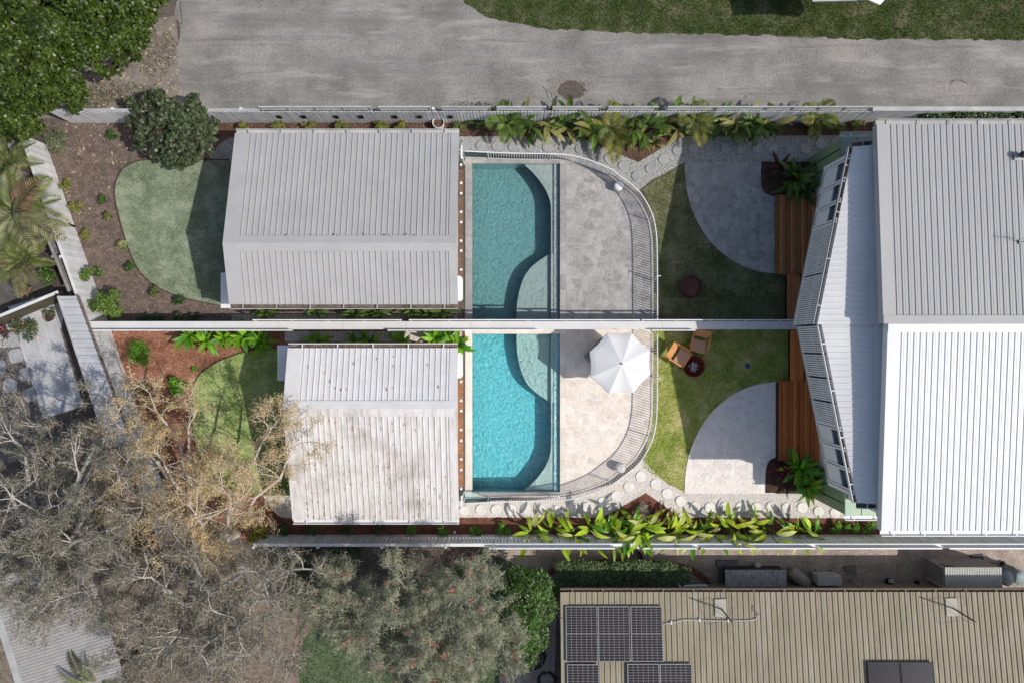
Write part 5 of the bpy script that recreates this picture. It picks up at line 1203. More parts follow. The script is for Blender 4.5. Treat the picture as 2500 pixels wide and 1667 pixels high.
# building beyond the lane, top edge
tb_ = thing('white_gable_building', 'white gable corner poking in at the top right edge', 'house', P(2060, -60, 0)); to = tb_.location
pz = lambda u, v, z: Vector(P(u, v, z)) - to
MB().slab([pz(2117, -2, 3.0), pz(2149, 12, 2.6), pz(2166, -6, 2.6), pz(2166, -160, 3.2), pz(2117, -160, 3.2)][::-1], .06).build('gable_roof', M_white, tb_)
MB().slab([pz(1984, 4, 2.7), pz(2117, 1, 2.7), pz(2117, -160, 3.1), pz(1984, -160, 3.1)][::-1], .06).build('main_roof', M_offwhite, tb_)
MB().prism([(p.x, p.y) for p in (pz(2010, -14, 0), pz(2130, -14, 0), pz(2130, -170, 0), pz(2010, -170, 0))], 0, 2.7).build('wall', M_offwhite, tb_)
for i, u in enumerate((1258, 1412, 1754, 1915, 2492)):
    t = tt('timber_post', '%s grey fence post poking in at the top edge' % ['first', 'second', 'third', 'fourth', 'last'][i], 'post', u, -6 if i < 2 else -4, 0, 0, 'posts along the top edge'); MB().box(0, 0, .6, .12, .12, 1.2).build('post', M_galv, t); MB().box(-.5, 0, .9, 1.0, .04, .12).build('rail', M_dark, t)
# ---------------------------------------------------------------- vegetation
def leaf_arrays(pos, L, W, up=.6, out=None, droop=.0, seed=0):
    r = np.random.default_rng(seed); n = len(pos); pos = np.asarray(pos)
    nr = r.normal(0, 1, (n, 3)); nr[:, 2] = np.abs(nr[:, 2]) + up * 2
    if out is not None: nr += out
    nr /= np.linalg.norm(nr, axis=1)[:, None]
    t = r.normal(0, 1, (n, 3)); t[:, 2] -= droop
    t -= nr * (t * nr).sum(1)[:, None]; t /= np.linalg.norm(t, axis=1)[:, None]
    b = np.cross(nr, t); l = (L * r.uniform(.65, 1.3, n))[:, None]; w = (W * r.uniform(.7, 1.25, n))[:, None]
    V = np.empty((n, 4, 3)); V[:, 0] = pos; V[:, 1] = pos + t * l * .45 + b * w * .5 + nr * w * .12; V[:, 2] = pos + t * l; V[:, 3] = pos + t * l * .45 - b * w * .5 + nr * w * .12
    return V.reshape(-1, 3)
def quads(n): return np.arange(4 * n).reshape(-1, 4)
def cloud(lumps, n, seed=0, shell=.55):
    """points in a set of ellipsoid lumps, denser near their skins"""
    r = np.random.default_rng(seed); vol = np.array([l[3] * l[4] for l in lumps]); k = r.choice(len(lumps), n, p=vol / vol.sum())
    d = r.normal(0, 1, (n, 3)); d /= np.linalg.norm(d, axis=1)[:, None]; rad = r.uniform(shell, 1, n) ** .6
    Lm = np.array(lumps)[k]; p = Lm[:, :3] + d * rad[:, None] * np.stack([Lm[:, 3], Lm[:, 4], Lm[:, 5]], 1)
    return p, d
def lumpy(cx, cy, cz, rx, ry, rz, n, size, seed, top=True):
    r = random.Random(seed); out = []
    for _ in range(n):
        a = r.uniform(0, 6.28); q = math.sqrt(r.random()); x = cx + rx * q * math.cos(a); y = cy + ry * q * math.sin(a)
        z = cz + rz * math.sqrt(max(0, 1 - q * q)) * (r.uniform(.6, 1) if top else r.uniform(-.6, 1)); s = size * r.uniform(.6, 1.3)
        out.append((x, y, z, s, s * r.uniform(.8, 1.2), s * r.uniform(.6, .9)))
    return out
def shrub(label, u, v, rad, h, n, m, L=.07, W=.04, nl=6, group=None, cat='shrub', name='shrub', stem=True, seed=None, ry=None):
    x, y, _ = P(u, v, h * .5); seed = seed if seed is not None else int(u * 7 + v)
    t = thing(name, label, cat, (x, y, .01), group); ry = ry or rad
    lm = lumpy(0, 0, h * .35, rad * .75, ry * .75, h * .55, nl, min(rad, ry) * .42, seed)
    p, d = cloud(lm, n, seed, .2); p[:, 2] = np.maximum(p[:, 2], .02)
    mesh_np('foliage', leaf_arrays(p, L, W, .5, d * .8, .2, seed), quads(n), m, t)
    if stem:
        sb = MB(); r = random.Random(seed)
        for i in range(min(nl, 7)):
            l = lm[i]; sb.tube([(r.uniform(-.02, .02), r.uniform(-.02, .02), -.02), (l[0] * .5, l[1] * .5, l[2] * .6), (l[0], l[1], l[2])], [.012, .008, .004], 5)
        sb.build('stems', M_bark, t)
    return t
def lance_mesh(name, L, W, m, arch=.35, seg=7, fold=.25):
    mb = MB()
    for i in range(seg + 1):
        f = i / seg; w = W * (math.sin(math.pi * min(f * .92 + .06, 1)) ** .75) * .5; x = L * f; z = arch * L * (1.6 * f - 1.9 * f * f)
        mb.v += [(x, -w, z + w * fold), (x, 0, z), (x, w, z + w * fold)]
    for i in range(seg):
        a = 3 * i; mb.f += [[a, a + 3, a + 4, a + 1], [a + 1, a + 4, a + 5, a + 2]]
    return mb.mesh(name, m, True)
LM = {}
def lm_(m, L, W, arch): 
    k = (m.name, L, W, arch)
    if k not in LM: LM[k] = lance_mesh('leaf', L, W, m, arch)
    return LM[k]
def rosette(label, u, v, n, L, W, ms, group=None, h=.25, arch=.35, seed=None, name='strappy_plant', cat='plant', el=(.15, 1.1), z=.01, stem_h=None):
    seed = seed if seed is not None else int(u * 3 + v); r = random.Random(seed); x, y, _ = P(u, v, h)
    t = thing(name, label, cat, (x, y, z), group); sh = stem_h or h
    MB().tube([(0, 0, -.02), (0, 0, sh + .05)], [.035, .025], 7).build('stem', M_stem, t)
    for i in range(n):
        f = i / n; a = i * 2.4 + r.uniform(-.3, .3); e = el[0] + (el[1] - el[0]) * f + r.uniform(-.3, .25); s = r.uniform(.6, 1.2) * (1 - .3 * f)
        inst('leaf', lm_(r.choice(ms), L, W, arch), t, (.02 * math.cos(a), .02 * math.sin(a), sh * (.6 + .4 * f)), (r.uniform(-.6, .6), -e, a + r.uniform(-.35, .35)), (s, s * r.uniform(.8, 1.2), s))
    return t
def heliconia(label, u, v, n, ms, group, seed, hmax=1.5, spread=.45, L=.75, W=.2, z0=.5):
    r = random.Random(seed); x, y, _ = P(u, v, .6); t = thing('broad_leaf_plant', label, 'plant', (x, y, .01), group)
    sb = MB()
    for i in range(n):
        a = r.uniform(0, 6.28); q = r.uniform(.05, spread); h = r.uniform(z0, hmax)
        bx, by = r.uniform(-.12, .12), r.uniform(-.1, .1); tip = (q * math.cos(a) * .6 + bx, q * math.sin(a) * .6 + by, h * .8)
        sb.tube([(bx, by, -.02), (bx + (tip[0] - bx) * .35, by + (tip[1] - by) * .35, h * .5), tip], [.018, .015, .010], 5)
        s = r.uniform(.6, 1.15); inst('leaf', lm_(r.choice(ms), L, W, .30), t, tip, (r.uniform(-.7, .7), -r.uniform(-.15, .75), a + r.uniform(-.5, .5)), (s, s * r.uniform(.8, 1.2), s))
    sb.build('stems', M_stem, t); return t
def frond_mesh(name, L, m, n=34, ll=.42, arch=.35, w=.035):
    mb = MB(); pts = []
    for i in range(9):
        f = i / 8; pts.append((L * f, 0, arch * L * (1.5 * f - 1.9 * f * f)))
    mb.tube(pts, [.018 * (1 - .8 * i / 8) + .003 for i in range(9)], 4)
    for i in range(n):
        f = .14 + .86 * i / (n - 1); x = L * f; z = arch * L * (1.5 * f - 1.9 * f * f); q = ll * math.sin(math.pi * min(.97, .22 + f * .74)) ** .7
        for sg in (-1, 1):
            dx, dy, dz = q * .62, sg * q * .72, -q * .18 + .05
            a = Vector((x, 0, z)); e = a + Vector((dx, dy, dz)); mid = a.lerp(e, .45) + Vector((0, 0, .05 * q)); nrm = Vector((-dy, dx, 0)).normalized() * w * .5
            b = len(mb.v); mb.v += [tuple(a), tuple(mid + nrm), tuple(e), tuple(mid - nrm)]; mb.f.append([b, b + 1, b + 2, b + 3])
    return mb.mesh(name, m)
def palm(label, u, v, h, n, L, ms, seed, group=None, z_el=(-.15, 1.0), trunk=.11, ll=.42, arch=.35, nleaf=34, w=.035):
    r = random.Random(seed); x, y, _ = P(u, v, h); t = thing('palm', label, 'palm', (x, y, 0), group)
    MB().tube([(0, 0, -.05), (.02, .02, h * .5), (0, 0, h)], [trunk * 1.2, trunk, trunk * .8], 9).build('trunk', M_bark, t, True)
    protos = [frond_mesh('frond', L, m, nleaf, ll, arch, w) for m in ms]
    for i in range(n):
        a = i * 2.4 + r.uniform(-.25, .25); e = z_el[0] + (z_el[1] - z_el[0]) * i / n + r.uniform(-.1, .1); s = r.uniform(.8, 1.1)
        inst('frond', r.choice(protos), t, (0, 0, h), (r.uniform(-.4, .4), -e, a), (s, s, s))
    return t

# --- branching trees
def tubes_np(segs, n=5):
    S = np.array(segs, float); p0, p1, r0, r1 = S[:, 0:3], S[:, 3:6], S[:, 6], S[:, 7]; d = p1 - p0; d /= np.linalg.norm(d, axis=1)[:, None] + 1e-9
    ref = np.where(np.abs(d[:, 2:3]) > .9, np.array([[1., 0, 0]]), np.array([[0, 0, 1.]])); a = np.cross(d, ref); a /= np.linalg.norm(a, axis=1)[:, None]; b = np.cross(d, a)
    V = np.empty((len(S), 2 * n, 3))
    for k in range(n):
        t = 2 * math.pi * k / n; o = a * math.cos(t) + b * math.sin(t); V[:, k] = p0 + o * r0[:, None]; V[:, n + k] = p1 + o * r1[:, None]
    F = np.array([(k, (k + 1) % n, n + (k + 1) % n, n + k) for k in range(n)])
    F = (F[None] + (np.arange(len(S)) * 2 * n)[:, None, None]).reshape(-1, 4); return V.reshape(-1, 3), F
def gum(label, u, v, limbs, mbark, mleaf, seed, depth=5, leaf_per=10, trunk_r=.22, fork_z=1.6, group=None, L=.10, W=.022, name='paperbark_tree', droplimit=.6, density=1.0):
    """limbs: list of plan targets (u, v, z) the main limbs grow towards"""
    r = random.Random(seed); x, y, _ = P(u, v, 0); t = thing(name, label, 'tree', (x, y, 0), group); base = Vector((x, y, 0))
    big = []; small = []; tips = []
    fk = Vector((r.uniform(-.1, .1), r.uniform(-.1, .1), fork_z))
    big.append((0, 0, -.1, fk.x * .6, fk.y * .6, fork_z * .6, trunk_r * 1.25, trunk_r * 1.05)); big.append((fk.x * .6, fk.y * .6, fork_z * .6, *fk, trunk_r * 1.05, trunk_r * .9))
    def grow(p, d, length, rad, lev):
        seg = 3 if lev > 1 else 4; q = p.copy(); dd = d.copy(); rr = rad
        for i in range(seg):
            dd = (dd + Vector((r.gauss(0, .20), r.gauss(0, .20), r.gauss(.03, .14)))).normalized(); nq = q + dd * (length / seg); nr = rr * .86
            (big if lev == 0 else small).append((*q, *nq, rr, nr))
            if lev >= depth - 1: tips.append((tuple(nq), tuple(dd)))
            if lev < depth and i >= 1:
                side = Vector((r.gauss(0, 1), r.gauss(0, 1), r.gauss(.25, .5))).normalized(); nd = (dd * .75 + side * .8).normalized()
                if r.random() < density: grow(nq, nd, length * r.uniform(.52, .75), nr * .62, lev + 1)
            q = nq; rr = nr
        if lev < depth:
            for _ in range(2):
                side = Vector((r.gauss(0, 1), r.gauss(0, 1), r.gauss(.2, .5))).normalized(); grow(q, (dd * .85 + side * .55).normalized(), length * r.uniform(.5, .7), rr * .75, lev + 1)
    for (lu, lv, lz) in limbs:
        tg = Vector(P(lu, lv, lz)) - base; p = fk.copy(); n = 5; rad = trunk_r * .58; pr = p.copy()
        path = []
        for i in range(1, n + 1):
            f = i / n; q = fk.lerp(tg, f); q.z = fk.z + (tg.z - fk.z) * (f ** .75); q += Vector((r.gauss(0, .09), r.gauss(0, .09), 0)); path.append(q)
        for i, q in enumerate(path):
            nr = rad * .82; big.append((*pr, *q, rad, nr)); d = (q - pr).normalized()
            if i >= 1:
                for _ in range(2 if i > 2 else 1):
                    side = Vector((r.gauss(0, 1), r.gauss(0, 1), r.gauss(.3, .4))).normalized(); grow(q, (d * .5 + side * .9).normalized(), r.uniform(.75, 1.15), nr * .55, 2)
            pr = q; rad = nr
        grow(pr, d, 1.0, rad, 2)
    V, F = tubes_np(big, 8); mesh_np('trunk', V, F, mbark, t, True)
    small = [(*q[:6], q[6] * .72 + .003, q[7] * .72 + .002) for q in small]; V, F = tubes_np(small, 4); mesh_np('branches', V, F, mbark, t)
    tp = np.array([a for a, b in tips]); k = np.repeat(np.arange(len(tp)), leaf_per); rg = np.random.default_rng(seed)
    pos = tp[k] + rg.normal(0, .075, (len(k), 3)); mesh_np('crown', leaf_arrays(pos, L, W, .35, None, .2, seed), quads(len(k)), mleaf, t)
    return t, tp
def shade_label(o): return o

paper = 'paperbark trees'
t1, tp1 = gum('sparse paperbark tree with russet leaves inside the red mulch garden', 575, 1300, [(455, 1050, 4.8), (400, 1130, 5.0), (360, 1235, 5.4), (640, 1080, 3.8), (600, 1210, 5.2), (480, 1260, 6.4), (390, 1010, 4.2), (712, 1115, 3.9), (560, 1230, 6.2), (350, 1090, 4.8)], M_gum, M_lf_gum_w, 11, depth=4, leaf_per=7, group=paper, fork_z=1.3, trunk_r=.18)
t2, tp2 = gum('dense paperbark tree dimmed to grey below the red mulch garden', 520, 1440, [(600, 1400, 6.4), (480, 1400, 6.6), (390, 1420, 6.2), (440, 1520, 6.2), (540, 1490, 6.6), (660, 1460, 5.6), (700, 1390, 5.2), (640, 1560, 5.4), (350, 1520, 5.8), (480, 1600, 5.6), (560, 1640, 5.4), (310, 1590, 5.4), (390, 1640, 5.4)], M_gumg, M_lf_gum_g, 23, depth=4, leaf_per=8, group=paper, fork_z=1.5, trunk_r=.28)
t3, tp3 = gum('dimmed grey brown paperbark tree over the left edge pebbles and deck', 190, 1330, [(230, 1090, 5.0), (130, 1080, 4.8), (60, 1120, 5.0), (190, 1180, 6.4), (290, 1180, 6.2), (330, 1290, 6.2), (220, 1310, 6.8), (100, 1250, 6.2), (30, 1220, 5.8), (20, 1340, 5.8), (110, 1390, 6.0), (220, 1440, 5.8), (320, 1400, 6.0), (160, 1450, 5.4), (60, 1420, 5.4), (270, 1030, 4.2)], M_gumg, M_lf_gum_g, 37, depth=4, leaf_per=8, group=paper, fork_z=1.5, trunk_r=.26)

# --- bottlebrush
bb, tpb = gum('broad flowering tree dotted with red brushes below the lower fence', 1010, 1520, [(900, 1465, 4.0), (1000, 1455, 4.2), (1110, 1455, 4.0), (1165, 1490, 4.0), (1180, 1560, 3.6), (1090, 1500, 4.8), (980, 1490, 4.8), (870, 1500, 4.2), (950, 1570, 4.4), (1030, 1590, 4.6), (1120, 1600, 4.0), (1080, 1670, 3.6), (1000, 1640, 3.8), (880, 1460, 3.2), (1150, 1450, 3.4), (830, 1500, 3.2)], M_gumg, M_lf_bottle, 51, depth=4, leaf_per=17, fork_z=1.0, trunk_r=.16, L=.13, W=.018, name='bottlebrush_tree')
r = np.random.default_rng(8); k = r.choice(len(tpb), 170, replace=False); top = tpb[k]; fl_ = []
pos = np.repeat(top, 26, 0) + r.normal(0, .04, (170 * 26, 3)) + np.array([0, 0, .06]); mesh_np('flower_brushes', leaf_arrays(pos, .07, .025, .2, None, 0, 3), quads(len(pos)), M_flower, bb)['kind'] = 'stuff'

# --- dense round-leaved tree, upper left
def dense_tree(label, name, lumps, n, m, L, W, trunk, cat='tree', shell=.75, up=.7, tw=90, group=None, mb=None):
    t = thing(name, label, cat, (trunk[0], trunk[1], 0), group); o = np.array([trunk[0], trunk[1], 0])
    lm = [(a - o[0], b - o[1], c, d, e, f) for a, b, c, d, e, f in lumps]
    p, d = cloud(lm, n, 5, shell); mesh_np('crown', leaf_arrays(p, L, W, up, d * .9, .1, 5), quads(n), m, t)
    segs = [(0, 0, -.1, 0, 0, trunk[2], trunk[3], trunk[3] * .8)]; r = random.Random(3)
    for l in lm[:tw]:
        c = Vector((l[0], l[1], l[2] - .1)); s_ = Vector((0, 0, trunk[2] * .9)); m_ = s_.lerp(c, .5) + Vector((r.gauss(0, .1), r.gauss(0, .1), .1)); segs.append((*s_, *m_, trunk[3] * .35, trunk[3] * .2)); segs.append((*m_, *c, trunk[3] * .2, .012))
        for _ in range(3):
            e = c + Vector((r.gauss(0, .8) * l[3], r.gauss(0, .8) * l[4], r.uniform(.5, 1.0) * l[5])); segs.append((*c, *e, .014, .006))
    V, F = tubes_np(segs, 6); mesh_np('trunk', V, F, mb or M_bark, t); return t
rr = random.Random(12); lumps = []
pts = []
outl = [(-120, -120), (398, -120), (396, 10), (388, 60), (362, 100), (320, 136), (284, 172), (226, 192), (204, 212), (198, 256), (154, 276), (126, 298), (84, 338), (20, 335), (-60, 335), (-120, 330)]
X, Y = scatter(UV([(u, v) for u, v in outl], 0), 4.0)
for x, y in zip(X, Y):
    # distance-based height: lower towards the rim
    u = x * SP + 1250; v = 833.5 - y * SP; dd = min(math.hypot(u - a, v - b) for a, b in smooth_pts(outl[1:14], 3)); z = 1.9 + min(dd / 62, 2.6) * .9 + rr.uniform(-.25, .25); kk = (HC - z) / HC; s_ = rr.uniform(.34, .52)
    if dd < 26: s_ *= .62
    lumps.append((x * kk, y * kk, z, s_, s_ * rr.uniform(.8, 1.2), s_ * .75))
dense_tree('huge dense round leaved green tree filling the upper left corner', 'round_leaf_tree', lumps, 56000, M_lf_fig, .125, .115, (*P2(60, 60, 0), 2.0, .3), shell=.6)
# purple green tree by the grey shed
lumps = [(*P2(u, v, z), z, s_ * .82, s_ * .82, s_ * .7) for u, v, z, s_ in ((338, 268, 1.5, .3), (362, 250, 1.7, .34), (385, 238, 2.0, .36), (405, 258, 2.2, .34), (430, 262, 2.0, .3), (468, 258, 1.8, .36), (490, 280, 1.7, .3), (325, 300, 1.5, .32), (350, 300, 2.0, .4), (390, 290, 2.5, .42), (440, 300, 2.6, .46), (480, 310, 2.2, .4), (512, 312, 1.6, .3), (350, 335, 1.8, .36), (390, 340, 2.2, .42), (430, 345, 2.5, .46), (475, 350, 2.2, .4), (505, 345, 1.7, .3), (415, 378, 1.8, .34), (455, 388, 1.7, .34), (480, 378, 1.7, .3), (380, 372, 1.5, .28), (318, 248, 1.3, .2), (368, 232, 1.6, .2), (472, 240, 1.6, .22), (523, 300, 1.3, .2), (510, 368, 1.4, .2), (436, 404, 1.4, .2), (340, 356, 1.2, .2))]
dense_tree('bushy purple tinged dark green tree at the laneway fence', 'purple_leaf_tree', lumps, 3300, M_lf_purple, .15, .13, (*P2(430, 310, 0), 1.2, .09), shell=.5)
# glossy bush, hedge
lumps = [(*P2(u, v, z), z, s_, s_ * 1.1, s_ * .9) for u, v, z, s_ in ((1270, 1420, 2.2, .55), (1310, 1430, 2.3, .6), (1275, 1480, 2.8, .8), (1320, 1480, 2.4, .6), (1270, 1540, 2.6, .75), (1310, 1550, 2.0, .55), (1285, 1590, 1.7, .5), (1340, 1450, 1.6, .4), (1240, 1500, 2.0, .5))]
dense_tree('glossy green bushy tree at the corner of the tan house', 'bushy_tree', lumps, 9000, M_lf_bush, .12, .055, (*P2(1285, 1500, 0), 1.0, .08), shell=.55)
lumps = []
for u in range(1368, 1690, 17):
    for v in (1382, 1398, 1414, 1428):
        if (u - 1368) < (v - 1370) * .0 or (u > 1650 and v < 1392): continue
        s_ = .24 + random.uniform(-.03, .05); lumps.append((*P2(u, v, .95), .95 + random.uniform(-.06, .08), s_, s_, .22))
dense_tree('long clipped dark green hedge against the tan house', 'hedge', lumps, 15000, leafmat('clipped_hedge_leaf', lin(78, 100, 60), lin(108, 126, 84), rough=.4, island=.6), .075, .042, (*P2(1520, 1405, 0), .6, .05), cat='hedge', shell=.2, tw=30)
lumps = [(*P2(u, v, z), z, s_, s_, s_ * .7) for u, v, z, s_ in ((760, 1400, 1.2, .5), (790, 1420, 1.4, .55), (820, 1370, 1.2, .5), (790, 1470, 1.3, .5), (760, 1450, 1.1, .5), (700, 1470, 1.0, .4), (860, 1350, 1.0, .4), (720, 1370, 1.2, .45))]
dense_tree('dark leafy understorey bush between the grey tree and the flowering tree', 'leafy_bush', lumps, 5200, M_lf_hedge, .11, .06, (*P2(780, 1420, 0), .6, .06), cat='bush', shell=.3)
# creeper on the lane fence
lumps = []
for u in range(2262, 2530, 13): lumps.append((*P2(u, 287 + random.uniform(-5, 6), 1.2), 1.15 + random.uniform(-.1, .15), .2, .2, .2))
dense_tree('leafy creeper hedge between the lane fence and the grey main roof', 'creeper_hedge', lumps, 4200, M_lf_hedge, .11, .08, (*P2(2390, 296, 0), .6, .03), cat='hedge', shell=.2, tw=20)

# --- palms at the left
palm('big palm with drooping fronds at the left edge', 40, 520, 3.4, 22, 1.75, [M_lf_palm_u, leafmat('pale_palm_leaflet', lin(140, 138, 104), lin(118, 122, 84)), M_lf_palm_u, leafmat('dry_palm_leaflet', lin(136, 108, 82), lin(120, 98, 76))], 4, 'palms', z_el=(-.5, .9), ll=.62, nleaf=20, w=.075)
palm('smaller palm under the big one at the left edge', 60, 640, 2.0, 12, 1.2, [M_lf_palm_u, leafmat('khaki_palm_leaflet', lin(128, 124, 84), lin(108, 106, 70))], 9, 'palms', ll=.36, nleaf=30)
palm('feathery palm at the top left of the grey driveway', 20, 400, 2.4, 12, 1.2, [M_lf_palm_u, MATS['pale_palm_leaflet']], 19, 'palms', ll=.36, nleaf=30)
palm('dark palm at the bottom left beside the pale corrugated roof', 235, 1668, 2.8, 14, 1.6, [leafmat('dark_palm_leaflet', lin(62, 70, 40), lin(84, 88, 58)), MATS['palm_leaflet']], 14, 'palms', ll=.4, nleaf=34)

# --- upper fence bed
yg = leafmat('yellow_green_shrub_leaf', lin(112, 116, 48), lin(132, 132, 70), island=.5)
for i, (u, s_) in enumerate(((592, .2), (674, .26), (752, .24), (834, .26), (928, .26), (984, .27))):
    shrub('%s yellow green shrub from the left above the grey shed' % ['first', 'second', 'third', 'fourth', 'fifth', 'sixth'][i], u, 309, s_ * 1.3, .5, 420, yg, .075, .04, 6, 'shrubs above the grey shed', ry=s_)
shrub('low green shrub right of the white pot rim', 1120, 312, .35, .4, 350, M_lf_sh_u, .08, .045, 6, None, ry=.22); shrub('dark leafy clump below the lane fence near the pot', 1160, 300, .4, .5, 420, M_lf_bush, .1, .06, 6, None, ry=.24)
us = [M_lf_big_u, M_lf_big_u, M_lf_big_u, M_lf_yel_u]
palm('low fan of palm fronds at the left end of the lane bed', 1238, 303, .9, 9, .8, [leafmat('mid_green_palm', lin(84, 112, 44), lin(112, 132, 66))], 31, 'lane bed palms', ll=.46, nleaf=12, w=.075)
palm('arching palm in the middle of the lane bed', 1492, 318, .8, 8, 1.1, [leafmat('olive_palm', lin(104, 110, 42), lin(140, 138, 72)), MATS['palm_leaflet']], 33, 'lane bed palms', ll=.52, nleaf=15, w=.07)
palm('spiky palm right of the bed point in the lane bed', 1698, 300, .9, 9, .85, [MATS['olive_palm'], MATS['palm_leaflet']], 35, 'lane bed palms', ll=.44, nleaf=13, w=.055)
palm('bright feathery palm near the right end of the lane bed', 1990, 292, .9, 7, .8, [MATS['mid_green_palm'], MATS['olive_palm']], 36, 'lane bed palms', ll=.44, nleaf=12, w=.07)
words = ['first', 'second', 'third', 'fourth', 'fifth', 'sixth', 'seventh', 'eighth', 'ninth', 'tenth', 'eleventh', 'twelfth', 'thirteenth', 'fourteenth', 'fifteenth', 'sixteenth', 'seventeenth', 'eighteenth', 'nineteenth', 'twentieth']
for i, (u, v) in enumerate(((1288, 303), (1335, 308), (1385, 300), (1425, 308), (1455, 322), (1545, 300), (1575, 318), (1620, 300), (1655, 310), (1755, 300), (1790, 302), (1835, 308), (1870, 305))):
    heliconia('%s broad leaved plant from the left in the lane bed' % words[i], u, v, 17, us, 'broad leaved plants in the lane bed', 200 + i, hmax=1.4, L=.72, W=.2, z0=.35, spread=.6)
for i, (u, v) in enumerate(((1575, 352), (1600, 350), (1540, 348))): rosette('%s strappy clump at the point of the lane bed' % ['middle', 'right', 'left'][i], u, v, 16, .5, .085, [M_lf_big_u, M_lf_yel_u, M_lf_yel_u], 'strappy clumps at the lane bed point', h=.25)
for i, (u, v, s_) in enumerate(((1900, 318, .25), (1985, 315, .3), (2045, 312, .3), (2098, 308, .28), (2150, 290, .3))): shrub('%s low shrub from the left at the right end of the lane bed' % words[i], u, v, s_ * 1.2, .5, 420, M_lf_sh_u, .085, .05, 6, 'low shrubs near the green wall', ry=s_)
# --- upper garden shrubs
for lab, u, v, s_, n, m in (('spreading grey green shrub near the round leaved tree', 150, 340, .62, 1300, leafmat('silver_green_leaf', lin(100, 108, 78), lin(126, 130, 102))), ('narrow upright green shrub on the dark mulch', 275, 330, .22, 420, M_lf_bush), ('yellowish shrub against the grey board fence', 162, 453, .26, 420, yg), ('low two lobed yellow green shrub by the board fence', 186, 505, .32, 480, yg), ('small round dark green shrub left of the lawn curve', 253, 489, .19, 340, M_lf_bush), ('small loose shrub just below the round dark one', 266, 528, .2, 280, M_lf_sh_u), ('loose yellow green shrub in the middle of the mulch', 212, 570, .26, 340, yg), ('pale variegated shrub beside the lawn edge', 294, 600, .26, 340, leafmat('variegated_leaf', lin(112, 128, 70), lin(150, 154, 110))), ('bushy green shrub at the lower lawn curve', 317, 652, .26, 420, M_lf_bush), ('small green shrub under the pale pebble', 381, 711, .26, 320, M_lf_sh_u), ('bright small shrub near the lawn tip', 440, 740, .26, 320, M_lf_bush)):
    shrub(lab, u, v, s_, .5, n, m, .07, .04, 7, 'young shrubs on the dark mulch')
citrus = shrub('tall leafy citrus like shrub at the corner of the party wall', 262, 740, .75, 1.5, 1300, leafmat('citrus_leaf', lin(74, 104, 38), lin(108, 132, 62)), .13, .06, 10, None, cat='bush', name='leafy_bush', ry=.6)
shrub('wispy branch of leaves over the board fence above the citrus', 225, 670, .35, 1.3, 520, MATS['citrus_leaf'], .12, .055, 6, None)
for i, u in enumerate((350, 395, 440, 478)): shrub('%s dark shrub from the left in the party wall shade' % words[i], u, 775, .3, .45, 300, M_lf_hedge, .08, .05, 5, 'shrubs in the party wall shade', ry=.2)
# --- rosettes along the party wall
dg = leafmat('deep_lance_leaf', lin(72, 96, 40), lin(104, 122, 64), island=0, objrnd=.3); bg_ = leafmat('vivid_lance_leaf', lin(96, 150, 20), lin(136, 180, 50), island=0, objrnd=.3); mg = leafmat('mid_lance_leaf', lin(60, 116, 26), lin(96, 146, 48), island=0, objrnd=.3)
for i, (u, v) in enumerate(((648, 757), (772, 752), (868, 757), (920, 752), (1000, 757), (1082, 760), (1050, 768))): rosette('%s lance leaved plant from the left under the grey shed gutter' % words[i], u, v, 22, .72, .2, [dg], 'lance leaved plants beside the grey shed', h=.3)
for i, (u, v) in enumerate(((462, 822), (505, 832), (548, 825), (598, 822), (640, 836))): rosette('%s vivid lance leaved plant from the left below the party wall' % words[i], u, v, 24, .74, .19, [bg_, bg_, mg], 'vivid lance leaved plants on the red mulch', h=.45)
for i, (u, v) in enumerate(((775, 836), (868, 836), (900, 838), (985, 838), (1062, 828), (1100, 832), (1118, 840))): rosette('%s lance leaved plant from the left above the white shed gutter' % words[i], u, v, 20, .72, .19, [mg, bg_, bg_], 'lance leaved plants beside the white shed', h=.35)
# --- lower garden shrubs
shrub('bright feathery shrub at the top left of the red mulch', 340, 858, .52, .75, 1700, M_lf_sh_l, .09, .025, 9, None); shrub('leafy bright green shrub beside the lower lawn edge', 430, 945, .42, .6, 900, M_lf_sh_l, .10, .055, 8, None); shrub('tiny yellow green tuft near the lower lawn edge', 476, 900, .12, .2, 140, M_lf_sh_l, .07, .03, 4, None)
shrub('thin olive shrub between red mulch and the pale tree', 350, 955, .35, .5, 420, M_lf_sh_u, .08, .03, 6, None)
shrub('yellow green bush at the foot of the russet paperbark', 632, 1310, .5, .8, 1100, leafmat('gold_green_leaf', lin(120, 128, 40), lin(156, 150, 70)), .11, .05, 8, None)
for i, u in enumerate((690, 760, 850, 925, 995, 1085, 1165, 1225)): shrub('%s small shrub from the left between the white shed and the fence' % words[i], u, 1292, .34, .4, 260, M_lf_sh_l if i > 3 else leafmat('shaded_shrub_leaf', lin(66, 88, 44), lin(84, 106, 56)), .09, .05, 5, 'small shrubs in the lower fence bed', ry=.24)
